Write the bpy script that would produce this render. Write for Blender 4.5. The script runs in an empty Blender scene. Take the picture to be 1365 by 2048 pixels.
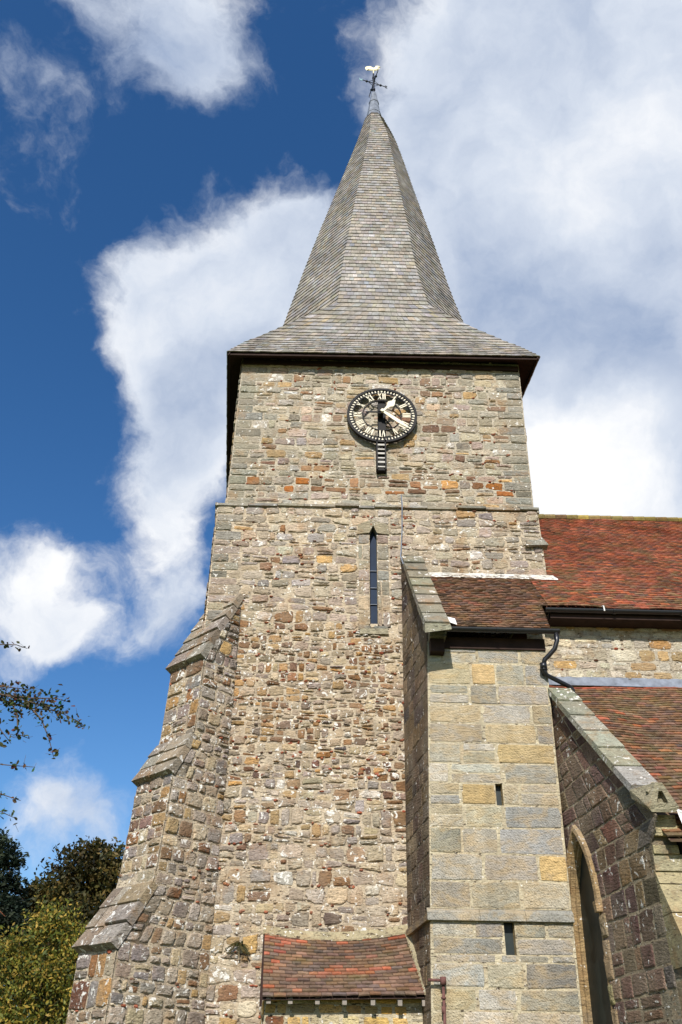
import bpy, math, random
import numpy as np
from math import sin, cos, tan, radians, pi, atan2, sqrt
random.seed(7)
C = bpy.context.scene.collection
SC = bpy.context.scene

# ------------------------------------------------------------------ camera
th, ro, ya = radians(34.3), radians(.86), radians(1.0)
Fv = np.array([sin(ya)*cos(th), cos(ya)*cos(th), sin(th)])
Rv = np.array([cos(ya), -sin(ya), 0.])
Uv = np.cross(Rv, Fv)
Rv, Uv = Rv*cos(ro)+Uv*sin(ro), -Rv*sin(ro)+Uv*cos(ro)
cam = bpy.data.objects.new('camera', bpy.data.cameras.new('camera'))
C.objects.link(cam)
import mathutils
M = mathutils.Matrix.Identity(4)
for i in range(3):
    M[i][0], M[i][1], M[i][2] = Rv[i], Uv[i], -Fv[i]
M[0][3], M[1][3], M[2][3] = 0, 0, 1.6
cam.matrix_world = M
cam.data.sensor_fit = 'VERTICAL'
cam.data.sensor_height = 36
cam.data.lens = 1700/2048*36
cam.data.clip_start = .1
cam.data.clip_end = 3000
SC.camera = cam

# ------------------------------------------------------------------ sky and sun
SUN_EL, SUN_AZ = radians(36), radians(7)       # azimuth: degrees west of due front
SKY = .108
sdir = np.array([-sin(SUN_AZ)*cos(SUN_EL), -cos(SUN_AZ)*cos(SUN_EL), sin(SUN_EL)])
sl = bpy.data.lights.new('sun', 'SUN')
sl.energy = 4.9; sl.angle = radians(.55); sl.color = (1, .955, .90)
so = bpy.data.objects.new('sun', sl); C.objects.link(so)
so.rotation_euler = mathutils.Vector(-sdir).to_track_quat('-Z', 'Y').to_euler()
so.location = (0, -20, 40)
W = bpy.data.worlds.new('World'); SC.world = W; W.use_nodes = True
nt = W.node_tree; nt.nodes.clear()
def N(t, **kw):
    n = nt.nodes.new(t)
    for k, v in kw.items(): setattr(n, k, v)
    return n
def L(a, b): nt.links.new(a, b)
def math_(op, a, b=None, c=None, clamp=False):
    n = N('ShaderNodeMath', operation=op, use_clamp=clamp)
    for i, x in enumerate((a, b, c)):
        if x is None: continue
        if isinstance(x, (int, float)): n.inputs[i].default_value = x
        else: L(x, n.inputs[i])
    return n.outputs[0]
sky = N('ShaderNodeTexSky', sky_type='NISHITA', sun_disc=False)
sky.sun_elevation = SUN_EL; sky.sun_rotation = pi+SUN_AZ
sky.air_density = 1.0; sky.dust_density = .6; sky.ozone_density = 3.0
hs = N('ShaderNodeHueSaturation'); hs.inputs['Saturation'].default_value = 1.27
hs.inputs['Hue'].default_value = .504
L(sky.outputs[0], hs.inputs['Color'])
tc = N('ShaderNodeTexCoord')
def noise_w(scale, detail, vec, rough=.6, loc=None):
    n = N('ShaderNodeTexNoise'); n.inputs['Scale'].default_value = scale
    n.inputs['Detail'].default_value = detail; n.inputs['Roughness'].default_value = rough
    v = vec
    if loc:
        m = N('ShaderNodeMapping'); m.inputs['Location'].default_value = loc; L(v, m.inputs[0]); v = m.outputs[0]
    L(v, n.inputs['Vector']); return n
wn = noise_w(5.5, 6, tc.outputs['Generated'], .55)
sub = N('ShaderNodeVectorMath', operation='SUBTRACT'); L(wn.outputs['Color'], sub.inputs[0]); sub.inputs[1].default_value = (.5, .5, .5)
scl = N('ShaderNodeVectorMath', operation='SCALE'); L(sub.outputs[0], scl.inputs[0]); scl.inputs['Scale'].default_value = .17
add = N('ShaderNodeVectorMath', operation='ADD'); L(tc.outputs['Generated'], add.inputs[0]); L(scl.outputs[0], add.inputs[1])
# cloud bodies: direction (unit), angular radius, density
BLOBS = [(.16,.423,.892,.15,1),(.286,.45,.846,.176,1.2),(.348,.577,.739,.176,1.1),(.227,.54,.81,.135,1.1),(.17,.507,.845,.1,.95),
 (.129,.458,.88,.085,.8),(.325,.699,.637,.147,1.2),(.209,.662,.719,.094,1),(.294,.778,.555,.129,1.3),(.384,.734,.56,.118,1.3),(.17,.59,.79,.075,.8),
 (-.062,.632,.772,.095,1.1),(-.123,.646,.753,.092,1.1),(-.184,.658,.73,.085,1.1),(-.237,.651,.721,.05,.7),(-.04,.59,.806,.045,.8),
 (-.145,.724,.673,.115,1.2),(-.16,.772,.61,.095,1.0),(-.19,.82,.54,.05,.75),(-.205,.869,.444,.06,.85),(-.186,.861,.473,.053,.7),
 (-.335,.827,.457,.07,1.1),(-.30,.848,.44,.045,.9),(-.195,.415,.885,.08,.85),(-.142,.415,.895,.075,.8),(-.184,.47,.864,.04,.8),
 (-.309,.465,.829,.08,.55),(-.174,.548,.818,.035,.5),(.193,.728,.658,.118,1),(-.246,.94,.236,.055,.6),(-.288,.924,.252,.06,.6),(-.301,.932,.203,.05,.6),
 (.45,.35,.82,.25,1),(.05,.2,.97,.2,.6),(.55,.6,.58,.2,1),(-.6,.5,.62,.2,.9),(-.5,.8,.3,.14,.8),(.2,-.5,.84,.25,.8),(-.4,-.6,.7,.2,.8),(.7,-.3,.64,.25,.8),(-.8,0,.6,.22,.8)]
tot = None
for bx, by, bz, br, bw in BLOBS:
    d = N('ShaderNodeVectorMath', operation='DISTANCE'); L(add.outputs[0], d.inputs[0]); d.inputs[1].default_value = (bx, by, bz)
    q = math_('DIVIDE', d.outputs['Value'], br)
    q = math_('MULTIPLY', q, q)
    q = math_('MULTIPLY', math_('EXPONENT', math_('MULTIPLY', q, -1.15)), bw)
    tot = q if tot is None else math_('ADD', tot, q)
DK = [(0.217, 0.655, 0.724, 0.112, .16), (0.322, 0.628, 0.708, 0.1, .10), (0.275, 0.697, 0.662, 0.08, .06), (-0.16, 0.721, 0.666, 0.06, .2), (1, 1, 1, .01, 0)]
DK += [(0.32, 0.757, 0.57, 0.1, -.75), (.244, .764, .60, .07, -.5), (0.28, 0.47, 0.837, 0.17, -.30), (-0.11, 0.63, 0.768, 0.09, -.30), (-.227, .676, .70, .06, -.3), (-.30, .84, .45, .07, -.35)]
sh2 = None
for bx, by, bz, br, bw in DK:
    d = N('ShaderNodeVectorMath', operation='DISTANCE'); L(add.outputs[0], d.inputs[0]); d.inputs[1].default_value = (bx, by, bz)
    q = math_('DIVIDE', d.outputs['Value'], br); q = math_('MULTIPLY', q, q)
    q = math_('MULTIPLY', math_('EXPONENT', math_('MULTIPLY', q, -1.0)), bw)
    sh2 = q if sh2 is None else math_('ADD', sh2, q)
fine = noise_w(9, 9, add.outputs[0], .62, (3.1, 1.7, .4))
dens = math_('ADD', tot, math_('MULTIPLY', math_('SUBTRACT', fine.outputs['Fac'], .5), 2.1))
mr = N('ShaderNodeMapRange', interpolation_type='SMOOTHSTEP')
L(dens, mr.inputs['Value']); mr.inputs['From Min'].default_value = .36; mr.inputs['From Max'].default_value = 1.35
shade = noise_w(3.0, 8, add.outputs[0], .58, (.3, 5.2, 2.0))
thick = math_('ADD', math_('ADD', math_('MULTIPLY', shade.outputs['Fac'], 1.55), math_('MULTIPLY', fine.outputs['Fac'], -.28)), math_('MULTIPLY', math_('MINIMUM', tot, 2.0), .15))
tk = N('ShaderNodeMapRange'); L(thick, tk.inputs[0]); tk.inputs['From Min'].default_value = .50; tk.inputs['From Max'].default_value = 1.2
cr = N('ShaderNodeValToRGB'); L(math_('ADD', tk.outputs[0], sh2), cr.inputs[0])
cr.color_ramp.elements[0].position = .12; cr.color_ramp.elements[0].color = (1.08, 1.09, 1.11, 1)
cr.color_ramp.elements[1].position = 1.0; cr.color_ramp.elements[1].color = (.36, .46, .66, 1)
e = cr.color_ramp.elements.new(.50); e.color = (.74, .81, .93, 1)
bsky = N('ShaderNodeBackground'); L(hs.outputs[0], bsky.inputs[0]); bsky.inputs[1].default_value = SKY
bcl = N('ShaderNodeBackground'); L(cr.outputs[0], bcl.inputs[0]); bcl.inputs[1].default_value = .74
mx = N('ShaderNodeMixShader'); L(mr.outputs[0], mx.inputs[0]); L(bsky.outputs[0], mx.inputs[1]); L(bcl.outputs[0], mx.inputs[2])
wo = N('ShaderNodeOutputWorld'); L(mx.outputs[0], wo.inputs[0])
SC.view_settings.view_transform = 'Standard'; SC.view_settings.look = 'None'
SC.view_settings.exposure = 0.34; SC.view_settings.gamma = 1

# ------------------------------------------------------------------ materials
def srgb(r, g, b):
    return tuple(((c/255)/12.92 if c/255 <= .04045 else ((c/255+.055)/1.055)**2.4) for c in (r, g, b))
class Mat:
    def __init__(s, name, rough=.9, spec=.25, metal=0.):
        s.m = bpy.data.materials.new(name); s.m.use_nodes = True; s.t = s.m.node_tree
        s.p = s.t.nodes['Principled BSDF']
        s.p.inputs['Roughness'].default_value = rough; s.p.inputs['Metallic'].default_value = metal
        s.p.inputs['Specular IOR Level'].default_value = spec
        s.co = s.t.nodes.new('ShaderNodeTexCoord').outputs['Object']
    def n(s, t, **kw):
        x = s.t.nodes.new(t)
        for k, v in kw.items(): setattr(x, k, v)
        return x
    def l(s, a, b): s.t.links.new(a, b)
    def noise(s, scale, detail=4, rough=.55, stretch=None, dist=0, rot=None):
        x = s.n('ShaderNodeTexNoise'); x.inputs['Scale'].default_value = scale
        x.inputs['Detail'].default_value = detail; x.inputs['Roughness'].default_value = rough
        x.inputs['Distortion'].default_value = dist
        v = s.co
        if stretch or rot:
            m = s.n('ShaderNodeMapping'); m.inputs['Scale'].default_value = stretch or (1, 1, 1)
            if rot: m.inputs['Rotation'].default_value = rot
            s.l(v, m.inputs[0]); v = m.outputs[0]
        s.l(v, x.inputs['Vector']); return x.outputs['Fac']
    def rng(s, v, a, b, c=0., d=1.):
        x = s.n('ShaderNodeMapRange'); s.l(v, x.inputs['Value'])
        for k, q in zip(('From Min', 'From Max', 'To Min', 'To Max'), (a, b, c, d)): x.inputs[k].default_value = q
        return x.outputs[0]
    def mul(s, a, b):
        x = s.n('ShaderNodeMath', operation='MULTIPLY')
        for i, q in enumerate((a, b)):
            if isinstance(q, (int, float)): x.inputs[i].default_value = q
            else: s.l(q, x.inputs[i])
        return x.outputs[0]
    def mix(s, f, a, b, blend='MIX'):
        x = s.n('ShaderNodeMix', data_type='RGBA', blend_type=blend)
        for key, q in ((0, f), (6, a), (7, b)):
            if isinstance(q, (int, float)): x.inputs[key].default_value = q
            elif isinstance(q, tuple): x.inputs[key].default_value = (*q[:3], 1)
            else: s.l(q, x.inputs[key])
        return x.outputs[2]
    def bump(s, h, strength=.5, dist=.01, prev=None):
        x = s.n('ShaderNodeBump'); x.inputs['Strength'].default_value = strength; x.inputs['Distance'].default_value = dist
        s.l(h, x.inputs['Height'])
        if prev is not None: s.l(prev, x.inputs['Normal'])
        return x.outputs[0]
    def col(s, c): 
        if isinstance(c, tuple): s.p.inputs['Base Color'].default_value = (*c[:3], 1)
        else: s.l(c, s.p.inputs['Base Color'])
    def attr(s):
        x = s.n('ShaderNodeVertexColor'); x.layer_name = 'Col'; return x
    def valmul(s, f, a, lo, hi):     # multiply colour a by lo..hi according to f
        g = s.rng(f, .3, .7, lo, hi)
        x = s.n('ShaderNodeVectorMath', operation='SCALE'); s.l(a, x.inputs[0]); s.l(g, x.inputs['Scale']); return x.outputs[0]

def stone_mat(name, tool=None, ystain=0, contrast=.22, lo=0.):
    m = Mat(name, .93, .15); a = m.attr(); c = a.outputs['Color']
    if name == 'weathered ashlar':
        pass
    c = m.valmul(m.noise(7, 5, .6), c, 1-contrast, 1+contrast)
    c = m.valmul(m.noise(24, 6, .75, (1, 1, 3.6)), c, 1-contrast*1.9, 1+contrast*1.6)
    c = m.mix(m.rng(m.noise(9, 6, .7, (1, 1, 4.5), 1.0), .565, .61, 0, .8 if contrast > .2 else .3), c, srgb(58, 48, 40))
    c = m.mix(m.rng(m.noise(1.1, 3), .42, .66, 0, .35), c, srgb(176, 160, 134), 'MIX')
    if not tool:
        c = m.mix(m.rng(m.noise(2.3, 7, .68), .53, .66, 0, .5), c, srgb(158, 122, 82)); c = m.mix(m.rng(m.noise(1.7, 7, .7, (1, 1, .6)), .56, .68, 0, .45), c, srgb(118, 112, 100))
    if ystain:
        c = m.mix(m.mul(m.rng(m.noise(2.1, 6, .62, (1, 1, 1.2), .8), .58, .72), .55), c, srgb(122, 122, 120))
        c = m.mix(m.mul(m.rng(m.noise(2.6, 5, .6, (1, 1, 2.0), .9), .46, .62), ystain*1.25), c, srgb(190, 160, 108))
    c = m.mix(m.rng(m.noise(55, 3, .7), .62, .72, 0, .55), c, srgb(60, 50, 42))
    wh = m.n('ShaderNodeMath', operation='ADD'); 
    big = m.rng(m.noise(8.5, 8, .62, None, .7), .42, .72, -.35, 1)
    m.l(big, wh.inputs[0]); m.l(a.outputs['Alpha'], wh.inputs[1])
    lf = m.rng(wh.outputs[0], .66+lo, .70+lo)
    c = m.mix(lf, c, srgb(222, 218, 208))
    m.col(c)
    if tool: c = m.valmul(m.noise(3.2, 5, .6, (1, 1, .22)), c, .82, 1.14); m.col(c)
    h1 = m.noise(13, 7, .65, (1, 1, 2.6)); h2 = m.noise(60, 5, .7)
    b = m.bump(h1, 1, .05); b = m.bump(h2, .7, .014, b)
    if tool:
        w = m.n('ShaderNodeTexWave'); w.inputs['Scale'].default_value = tool; w.inputs['Distortion'].default_value = 6
        w.inputs['Detail'].default_value = 2; w.inputs['Detail Scale'].default_value = 2.5
        mp = m.n('ShaderNodeMapping'); mp.inputs['Rotation'].default_value = (0, radians(38), 0)
        m.l(m.co, mp.inputs[0]); m.l(mp.outputs[0], w.inputs[0])
        b = m.bump(w.outputs['Fac'], .55, .014, b)
    m.l(b, m.p.inputs['Normal'])
    return m.m
def mortar_mat(name, c1, c2, alpha=.0):
    m = Mat(name, .97, .1)
    c = m.mix(m.rng(m.noise(3.5, 5), .35, .65), c1, c2)
    c = m.mix(m.rng(m.noise(2.3, 7, .68), .53, .66, 0, .4), c, srgb(160, 128, 90)); c = m.mix(m.rng(m.noise(1.7, 7, .7, (1, 1, .6)), .56, .68, 0, .45), c, srgb(120, 112, 98))
    c = m.valmul(m.noise(22, 5, .7), c, .72, 1.18)
    c = m.mix(m.rng(m.noise(9, 6, .68, (1, 1, 3.0)), .565, .60, 0, .9), c, srgb(58, 47, 38))
    c = m.mix(m.rng(m.noise(14, 5, .6), .62-alpha*.06, .65-alpha*.06), c, srgb(220, 214, 200))
    m.col(c)
    b = m.bump(m.noise(16, 7, .7, (1, 1, 1.8)), 1, .04); b = m.bump(m.noise(75, 3), .5, .006, b)
    m.l(b, m.p.inputs['Normal']); return m.m
M_STONE = stone_mat('rubble sandstone')
M_ASH = stone_mat('tooled ashlar', 9, .32, .14, .33)
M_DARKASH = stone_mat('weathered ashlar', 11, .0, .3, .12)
M_MORT = mortar_mat('lime mortar', srgb(190, 179, 158), srgb(158, 147, 128))
M_MORTL = mortar_mat('pebbly lime mortar', srgb(196, 180, 154), srgb(160, 145, 124), .3)
M_MORTP = mortar_mat('pale pointing', srgb(200, 188, 158), srgb(172, 160, 134))
def tile_mat(name, moss, bumpd=.004, lich=.0, grain=False):
    m = Mat(name, .85, .25); a = m.attr(); c = a.outputs['Color']
    c = m.valmul(m.noise(.9, 6, .65), c, .68, 1.25)
    c = m.valmul(m.noise(3.4, 6, .7), c, .72, 1.25)
    c = m.valmul(m.noise(16, 5, .7), c, .72, 1.25)
    if moss: c = m.mix(m.rng(m.noise(2.2, 5, .6), .50, .72, 0, moss), c, srgb(96, 92, 48))
    if lich: c = m.mix(m.rng(m.noise(24, 4, .6), .62, .66, 0, lich), c, srgb(165, 150, 130))
    if grain: c = m.valmul(m.noise(1.4, 4, .6), c, .82, 1.15)
    m.col(c)
    b = m.bump(m.noise(35, 5, .7), .6, bumpd); m.l(b, m.p.inputs['Normal']); return m.m
M_TILE = tile_mat('red clay tile', .45, .006, .3)
M_TILEM = tile_mat('mossy clay tile', .5, .006, .4)
M_SHING = tile_mat('silvered oak shingle', .14, .004, 0, True)
def plain(name, c, rough=.6, spec=.3, metal=0, var=.15, scale=9, bumpd=.003):
    m = Mat(name, rough, spec, metal)
    x = m.n('ShaderNodeRGB'); x.outputs[0].default_value = (*c, 1)
    m.col(m.valmul(m.noise(scale, 5, .6), x.outputs[0], 1-var, 1+var))
    m.l(m.bump(m.noise(scale*3, 4, .6), .5, bumpd), m.p.inputs['Normal']); return m.m
M_WOOD = plain('dark eaves timber', srgb(48, 34, 28), .8, .2, 0, .3, 6)
M_IRON = plain('black painted iron', (.012, .012, .014), .35, .5, 0, .2)
M_RUST = plain('rusty iron pipe', srgb(96, 66, 60), .8, .2, 0, .3, 20)
M_LEAD = plain('weathered lead', srgb(112, 118, 128), .6, .3, 0, .35, 6)
M_LEADW = plain('whitened lead', srgb(215, 215, 210), .7, .3, 0, .25, 10)
M_GOLD = plain('gilding', srgb(222, 212, 178), .4, .4, .0, .05)
M_WHITE = plain('cream clock paint', srgb(206, 197, 170), .5, .4, 0, .06)
M_BLACK = plain('black clock iron', (.010, .009, .009), .6, .15, 0, .2)
M_GLASS = plain('dark leaded glass', srgb(28, 42, 62), .6, .12, 0, .25, 2.5)
M_GLASSD = plain('green-black glass', srgb(28, 36, 34), .45, .3, 0, .25, 4)
M_DARK = plain('dark interior', (.01, .01, .01), .9, .1)
M_FILLET = mortar_mat('mortar fillet', srgb(176, 164, 132), srgb(150, 140, 112))
M_VERD = plain('pale verdigris paint', srgb(140, 180, 180), .6, .3)
def leaf_mat(name, tr=.35):
    m = Mat(name, .6, .3); a = m.attr(); m.col(a.outputs['Color'])
    t = m.n('ShaderNodeBsdfTranslucent'); m.l(a.outputs['Color'], t.inputs[0])
    mxs = m.n('ShaderNodeMixShader'); mxs.inputs[0].default_value = tr
    out = m.t.nodes['Material Output']
    m.l(m.p.outputs[0], mxs.inputs[1]); m.l(t.outputs[0], mxs.inputs[2]); m.l(mxs.outputs[0], out.inputs[0]); return m.m
M_LEAF = leaf_mat('leaves'); 
M_BARK = plain('bark', srgb(92, 76, 62), .9, .1, 0, .35, 14, .01)
M_PBARK = plain('pine bark', srgb(130, 84, 62), .9, .1, 0, .35, 14, .01)

# ------------------------------------------------------------------ mesh helpers
class MB:
    def __init__(s): s.v = []; s.f = []; s.c = []; s.mi = []; s.cnt = 0
    def add(s, verts, faces, col=(1, 1, 1, 0), mi=0):
        verts = np.asarray(verts, float)
        o = s.cnt; s.v.append(verts); s.cnt += len(verts)
        for f in faces: s.f.append(tuple(i+o for i in f))
        s.mi += [mi]*len(faces); s.c += [col if len(col) == 4 else (*col, 0)]*len(verts)
    def box(s, a, b, col=(1, 1, 1, 0), mi=0):
        x0, y0, z0 = a; x1, y1, z1 = b
        s.hexa([(x0,y0,z0),(x1,y0,z0),(x1,y1,z0),(x0,y1,z0)], [(x0,y0,z1),(x1,y0,z1),(x1,y1,z1),(x0,y1,z1)], col, mi)
    def hexa(s, lo, hi, col=(1, 1, 1, 0), mi=0):
        n = len(lo)
        fs = [tuple(range(n))[::-1], tuple(range(n, 2*n))]+[(i, (i+1) % n, n+(i+1) % n, n+i) for i in range(n)]
        s.add(list(lo)+list(hi), fs, col, mi)
    def tube(s, pts, rad, seg=8, col=(1, 1, 1, 0), mi=0, cap=True):
        pts = [np.array(p, float) for p in pts]
        if isinstance(rad, (int, float)): rad = [rad]*len(pts)
        vs = []; prev = None
        for i, p in enumerate(pts):
            t = pts[min(i+1, len(pts)-1)]-pts[max(i-1, 0)]; t /= np.linalg.norm(t)+1e-9
            if prev is None: a = np.cross(t, (0, 0, 1) if abs(t[2]) < .9 else (1, 0, 0))
            else: a = prev-t*(prev@t)
            a /= np.linalg.norm(a)+1e-9; prev = a; b = np.cross(t, a)
            for k in range(seg):
                w = 2*pi*k/seg; vs.append(p+rad[i]*(a*cos(w)+b*sin(w)))
        fs = [(i*seg+k, i*seg+(k+1) % seg, (i+1)*seg+(k+1) % seg, (i+1)*seg+k) for i in range(len(pts)-1) for k in range(seg)]
        if cap: fs += [tuple(range(seg))[::-1], tuple(range((len(pts)-1)*seg, len(pts)*seg))]
        s.add(vs, fs, col, mi)
    def build(s, name, mats, parent=None, smooth=False):
        me = bpy.data.meshes.new(name)
        v = np.concatenate(s.v) if s.v else np.zeros((0, 3))
        me.from_pydata(v.tolist(), [], s.f); 
        if not isinstance(mats, (list, tuple)): mats = [mats]
        for m in mats: me.materials.append(m)
        me.polygons.foreach_set('material_index', s.mi)
        if smooth: me.polygons.foreach_set('use_smooth', [True]*len(s.f))
        ca = me.color_attributes.new('Col', 'FLOAT_COLOR', 'POINT')
        ca.data.foreach_set('color', np.array(s.c, dtype=np.float32).ravel())
        me.update()
        o = bpy.data.objects.new(name, me); C.objects.link(o)
        if parent is not None:
            o.parent = parent
            if parent.type == 'EMPTY': o.location = -parent.location
        return o
def tag(o, label=None, cat=None, group=None, kind=None):
    for k, v in (('label', label), ('category', cat), ('group', group), ('kind', kind)):
        if v: o[k] = v
    return o
def empty(name, loc, label, cat, group=None):
    o = bpy.data.objects.new(name, None); o.location = loc; C.objects.link(o); o.empty_display_size = .3
    return tag(o, label, cat, group)
def V(*a): return np.array(a, float)
def warp(mb, f):
    for i, v in enumerate(mb.v): mb.v[i] = np.array([f(p) for p in v])
def unit(a): a = np.asarray(a, float); return a/np.linalg.norm(a)

# palettes: (weight, srgb, lichen)
PAL_UP = [(30, (158, 150, 132), .0), (22, (176, 164, 138), .0), (16, (170, 150, 134), .0), (10, (142, 138, 126), .0), (8, (188, 176, 148), .1),
          (5, (176, 142, 92), 0), (5, (140, 96, 62), 0), (6, (200, 192, 176), .35), (3, (112, 78, 60), .1), (5, (150, 128, 120), .1)]
PAL_MID = [(26, (168, 156, 134), .0), (20, (178, 158, 136), .0), (22, (160, 145, 133), .05), (10, (146, 138, 124), .0), (8, (192, 176, 146), .1),
          (4, (182, 142, 86), 0), (3, (136, 92, 60), 0), (6, (200, 188, 174), .3)]
PAL_IRON = [(17, (158, 142, 122), .08), (12, (176, 158, 130), .1), (17, (128, 88, 54), .12), (14, (172, 130, 78), .05), (11, (94, 64, 48), .2),
          (3, (76, 60, 56), .25), (12, (154, 136, 124), .2), (8, (190, 172, 140), .1), (5, (120, 78, 54), .25)]
PAL_LOW = [(24, (164, 152, 140), .08), (22, (182, 166, 138), .08), (16, (152, 139, 128), .15), (10, (196, 180, 150), .1), (9, (174, 138, 84), 0),
          (6, (124, 86, 58), .1), (4, (144, 112, 80), .1), (5, (198, 190, 178), .3), (2, (90, 66, 58), .1)]
PAL_ASH = [(30, (168, 163, 146), 0), (20, (178, 169, 144), 0), (26, (156, 155, 148), 0), (10, (184, 170, 136), 0), (4, (188, 158, 104), 0), (12, (146, 148, 146), 0), (8, (186, 182, 170), 0)]
PAL_WEST = [(26, (118, 90, 80), .1), (18, (128, 104, 86), .1), (18, (108, 88, 82), .12), (10, (132, 112, 84), .1), (8, (98, 74, 68), .05), (6, (140, 126, 104), .2)]
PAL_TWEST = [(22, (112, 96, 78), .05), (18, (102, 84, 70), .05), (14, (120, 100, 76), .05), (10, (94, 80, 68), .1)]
PAL_BUT = [(22, (142, 130, 120), .12), (18, (144, 128, 118), .15), (12, (130, 122, 112), .1), (16, (122, 84, 54), .22), (9, (168, 128, 76), .1), (10, (170, 154, 128), .15), (2, (146, 108, 98), .1), (9, (104, 72, 54), .3)]
PAL_YEL = [(20, (196, 164, 104), 0), (14, (190, 150, 82), 0), (12, (186, 172, 132), 0), (8, (164, 156, 136), 0), (2, (104, 70, 50), 0)]
PAL_NAVE = [(26, (196, 184, 156), .05), (20, (182, 172, 150), .05), (12, (178, 148, 104), 0), (12, (204, 196, 176), .2), (5, (150, 112, 72), 0), (8, (170, 164, 150), 0)]
PAL_GREY = [(20, (138, 134, 120), .0), (20, (150, 144, 128), 0), (10, (128, 126, 116), 0)]
def soft(pal, f, m=None):
    tw = sum(p[0] for p in pal); m = m or tuple(sum(p[0]*p[1][i] for p in pal)/tw for i in range(3))
    return [(w, tuple(c[i]*(1-f)+m[i]*f for i in range(3)), l) for w, c, l in pal]
PAL_UP = soft(PAL_UP, .2, (175, 162, 144)); PAL_MID = soft(PAL_MID, .22, (180, 163, 146)); PAL_IRON = soft(PAL_IRON, .2, (172, 154, 128)); PAL_LOW = soft(PAL_LOW, .25, (176, 162, 140))
PAL_ASH = soft(PAL_ASH, .35, (181, 172, 153)); PAL_BUT = soft(PAL_BUT, .12, (142, 132, 120))
def pick(pal, rg, jit=.07):
    r = rg.random()*sum(p[0] for p in pal)
    for w, c, l in pal:
        r -= w
        if r <= 0: break
    k = 1+rg.normal()*jit; t = rg.normal()*3; c = [max(8, min(250, q*k+rg.normal()*1.2+e)) for q, e in zip(c, (t, .35*abs(t)*0+.2*t, -t))]
    return (*srgb(*c), max(0, l+rg.normal()*.10))

ANG = np.linspace(0, 2*pi, 16, endpoint=False)
CS, SN = np.cos(ANG), np.sin(ANG)
MXX = np.maximum(abs(CS), abs(SN)); CR = (2*abs(CS*SN))**2
RF = [tuple((i, (i+1) % 16, 16+(i+1) % 16, 16+i)) for i in range(16)]
RINGF = [(r*16+i, r*16+(i+1) % 16, (r+1)*16+(i+1) % 16, (r+1)*16+i) for r in range(3) for i in range(16)]+[(48+i, 48+(i+1) % 16, 64) for i in range(16)]
def stone(mb, P, Nn, cell, gap, depth, rnd, col, rg, jag=.05, ends=False):
    """one stone filling a quad cell [(u,v) bl, br, tr, tl]; P maps (u,v) to a point, Nn outward normal"""
    (a, b, c, d) = [np.array(q, float) for q in cell]
    w = .5*(np.linalg.norm(b-a)+np.linalg.norm(c-d)); h = .5*(np.linalg.norm(d-a)+np.linalg.norm(c-b))
    if w < .015 or h < .015: return
    sx = max(.25, 1-gap/w); sy = max(.25, 1-gap/h)
    rr = (1-rnd*CR*(.7+.6*rg.random(16)))*(1+jag*rg.normal(size=16)*.5)
    X = CS/MXX*rr; Y = SN/MXX*rr
    tx, ty = rg.normal()*.25, rg.normal()*.25
    vs = []
    bev = min(.35, .02/min(w, h)*2)
    for k, dd in ((1.0, -.02), (1-bev*.45, depth*.55), (1-bev*1.25, depth), (.45, depth*1.12)):
        x = X*k*sx; y = Y*k*sy
        u = (x+1)/2; v = (y+1)/2
        p = (a*(1-u[:, None])+b*u[:, None])*(1-v[:, None])+(d*(1-u[:, None])+c*u[:, None])*v[:, None]
        off = dd+(0 if dd < 0 else (tx*x+ty*y)*depth*.5+rg.normal(size=16)*depth*.14)
        for q, o in zip(p, np.broadcast_to(off, (16,))): vs.append(P(q[0], q[1])+Nn*o)
    m = (a+b+c+d)/4; vs.append(P(m[0], m[1])+Nn*depth*1.1)
    mb.add(vs, RINGF, col, 0)

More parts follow.
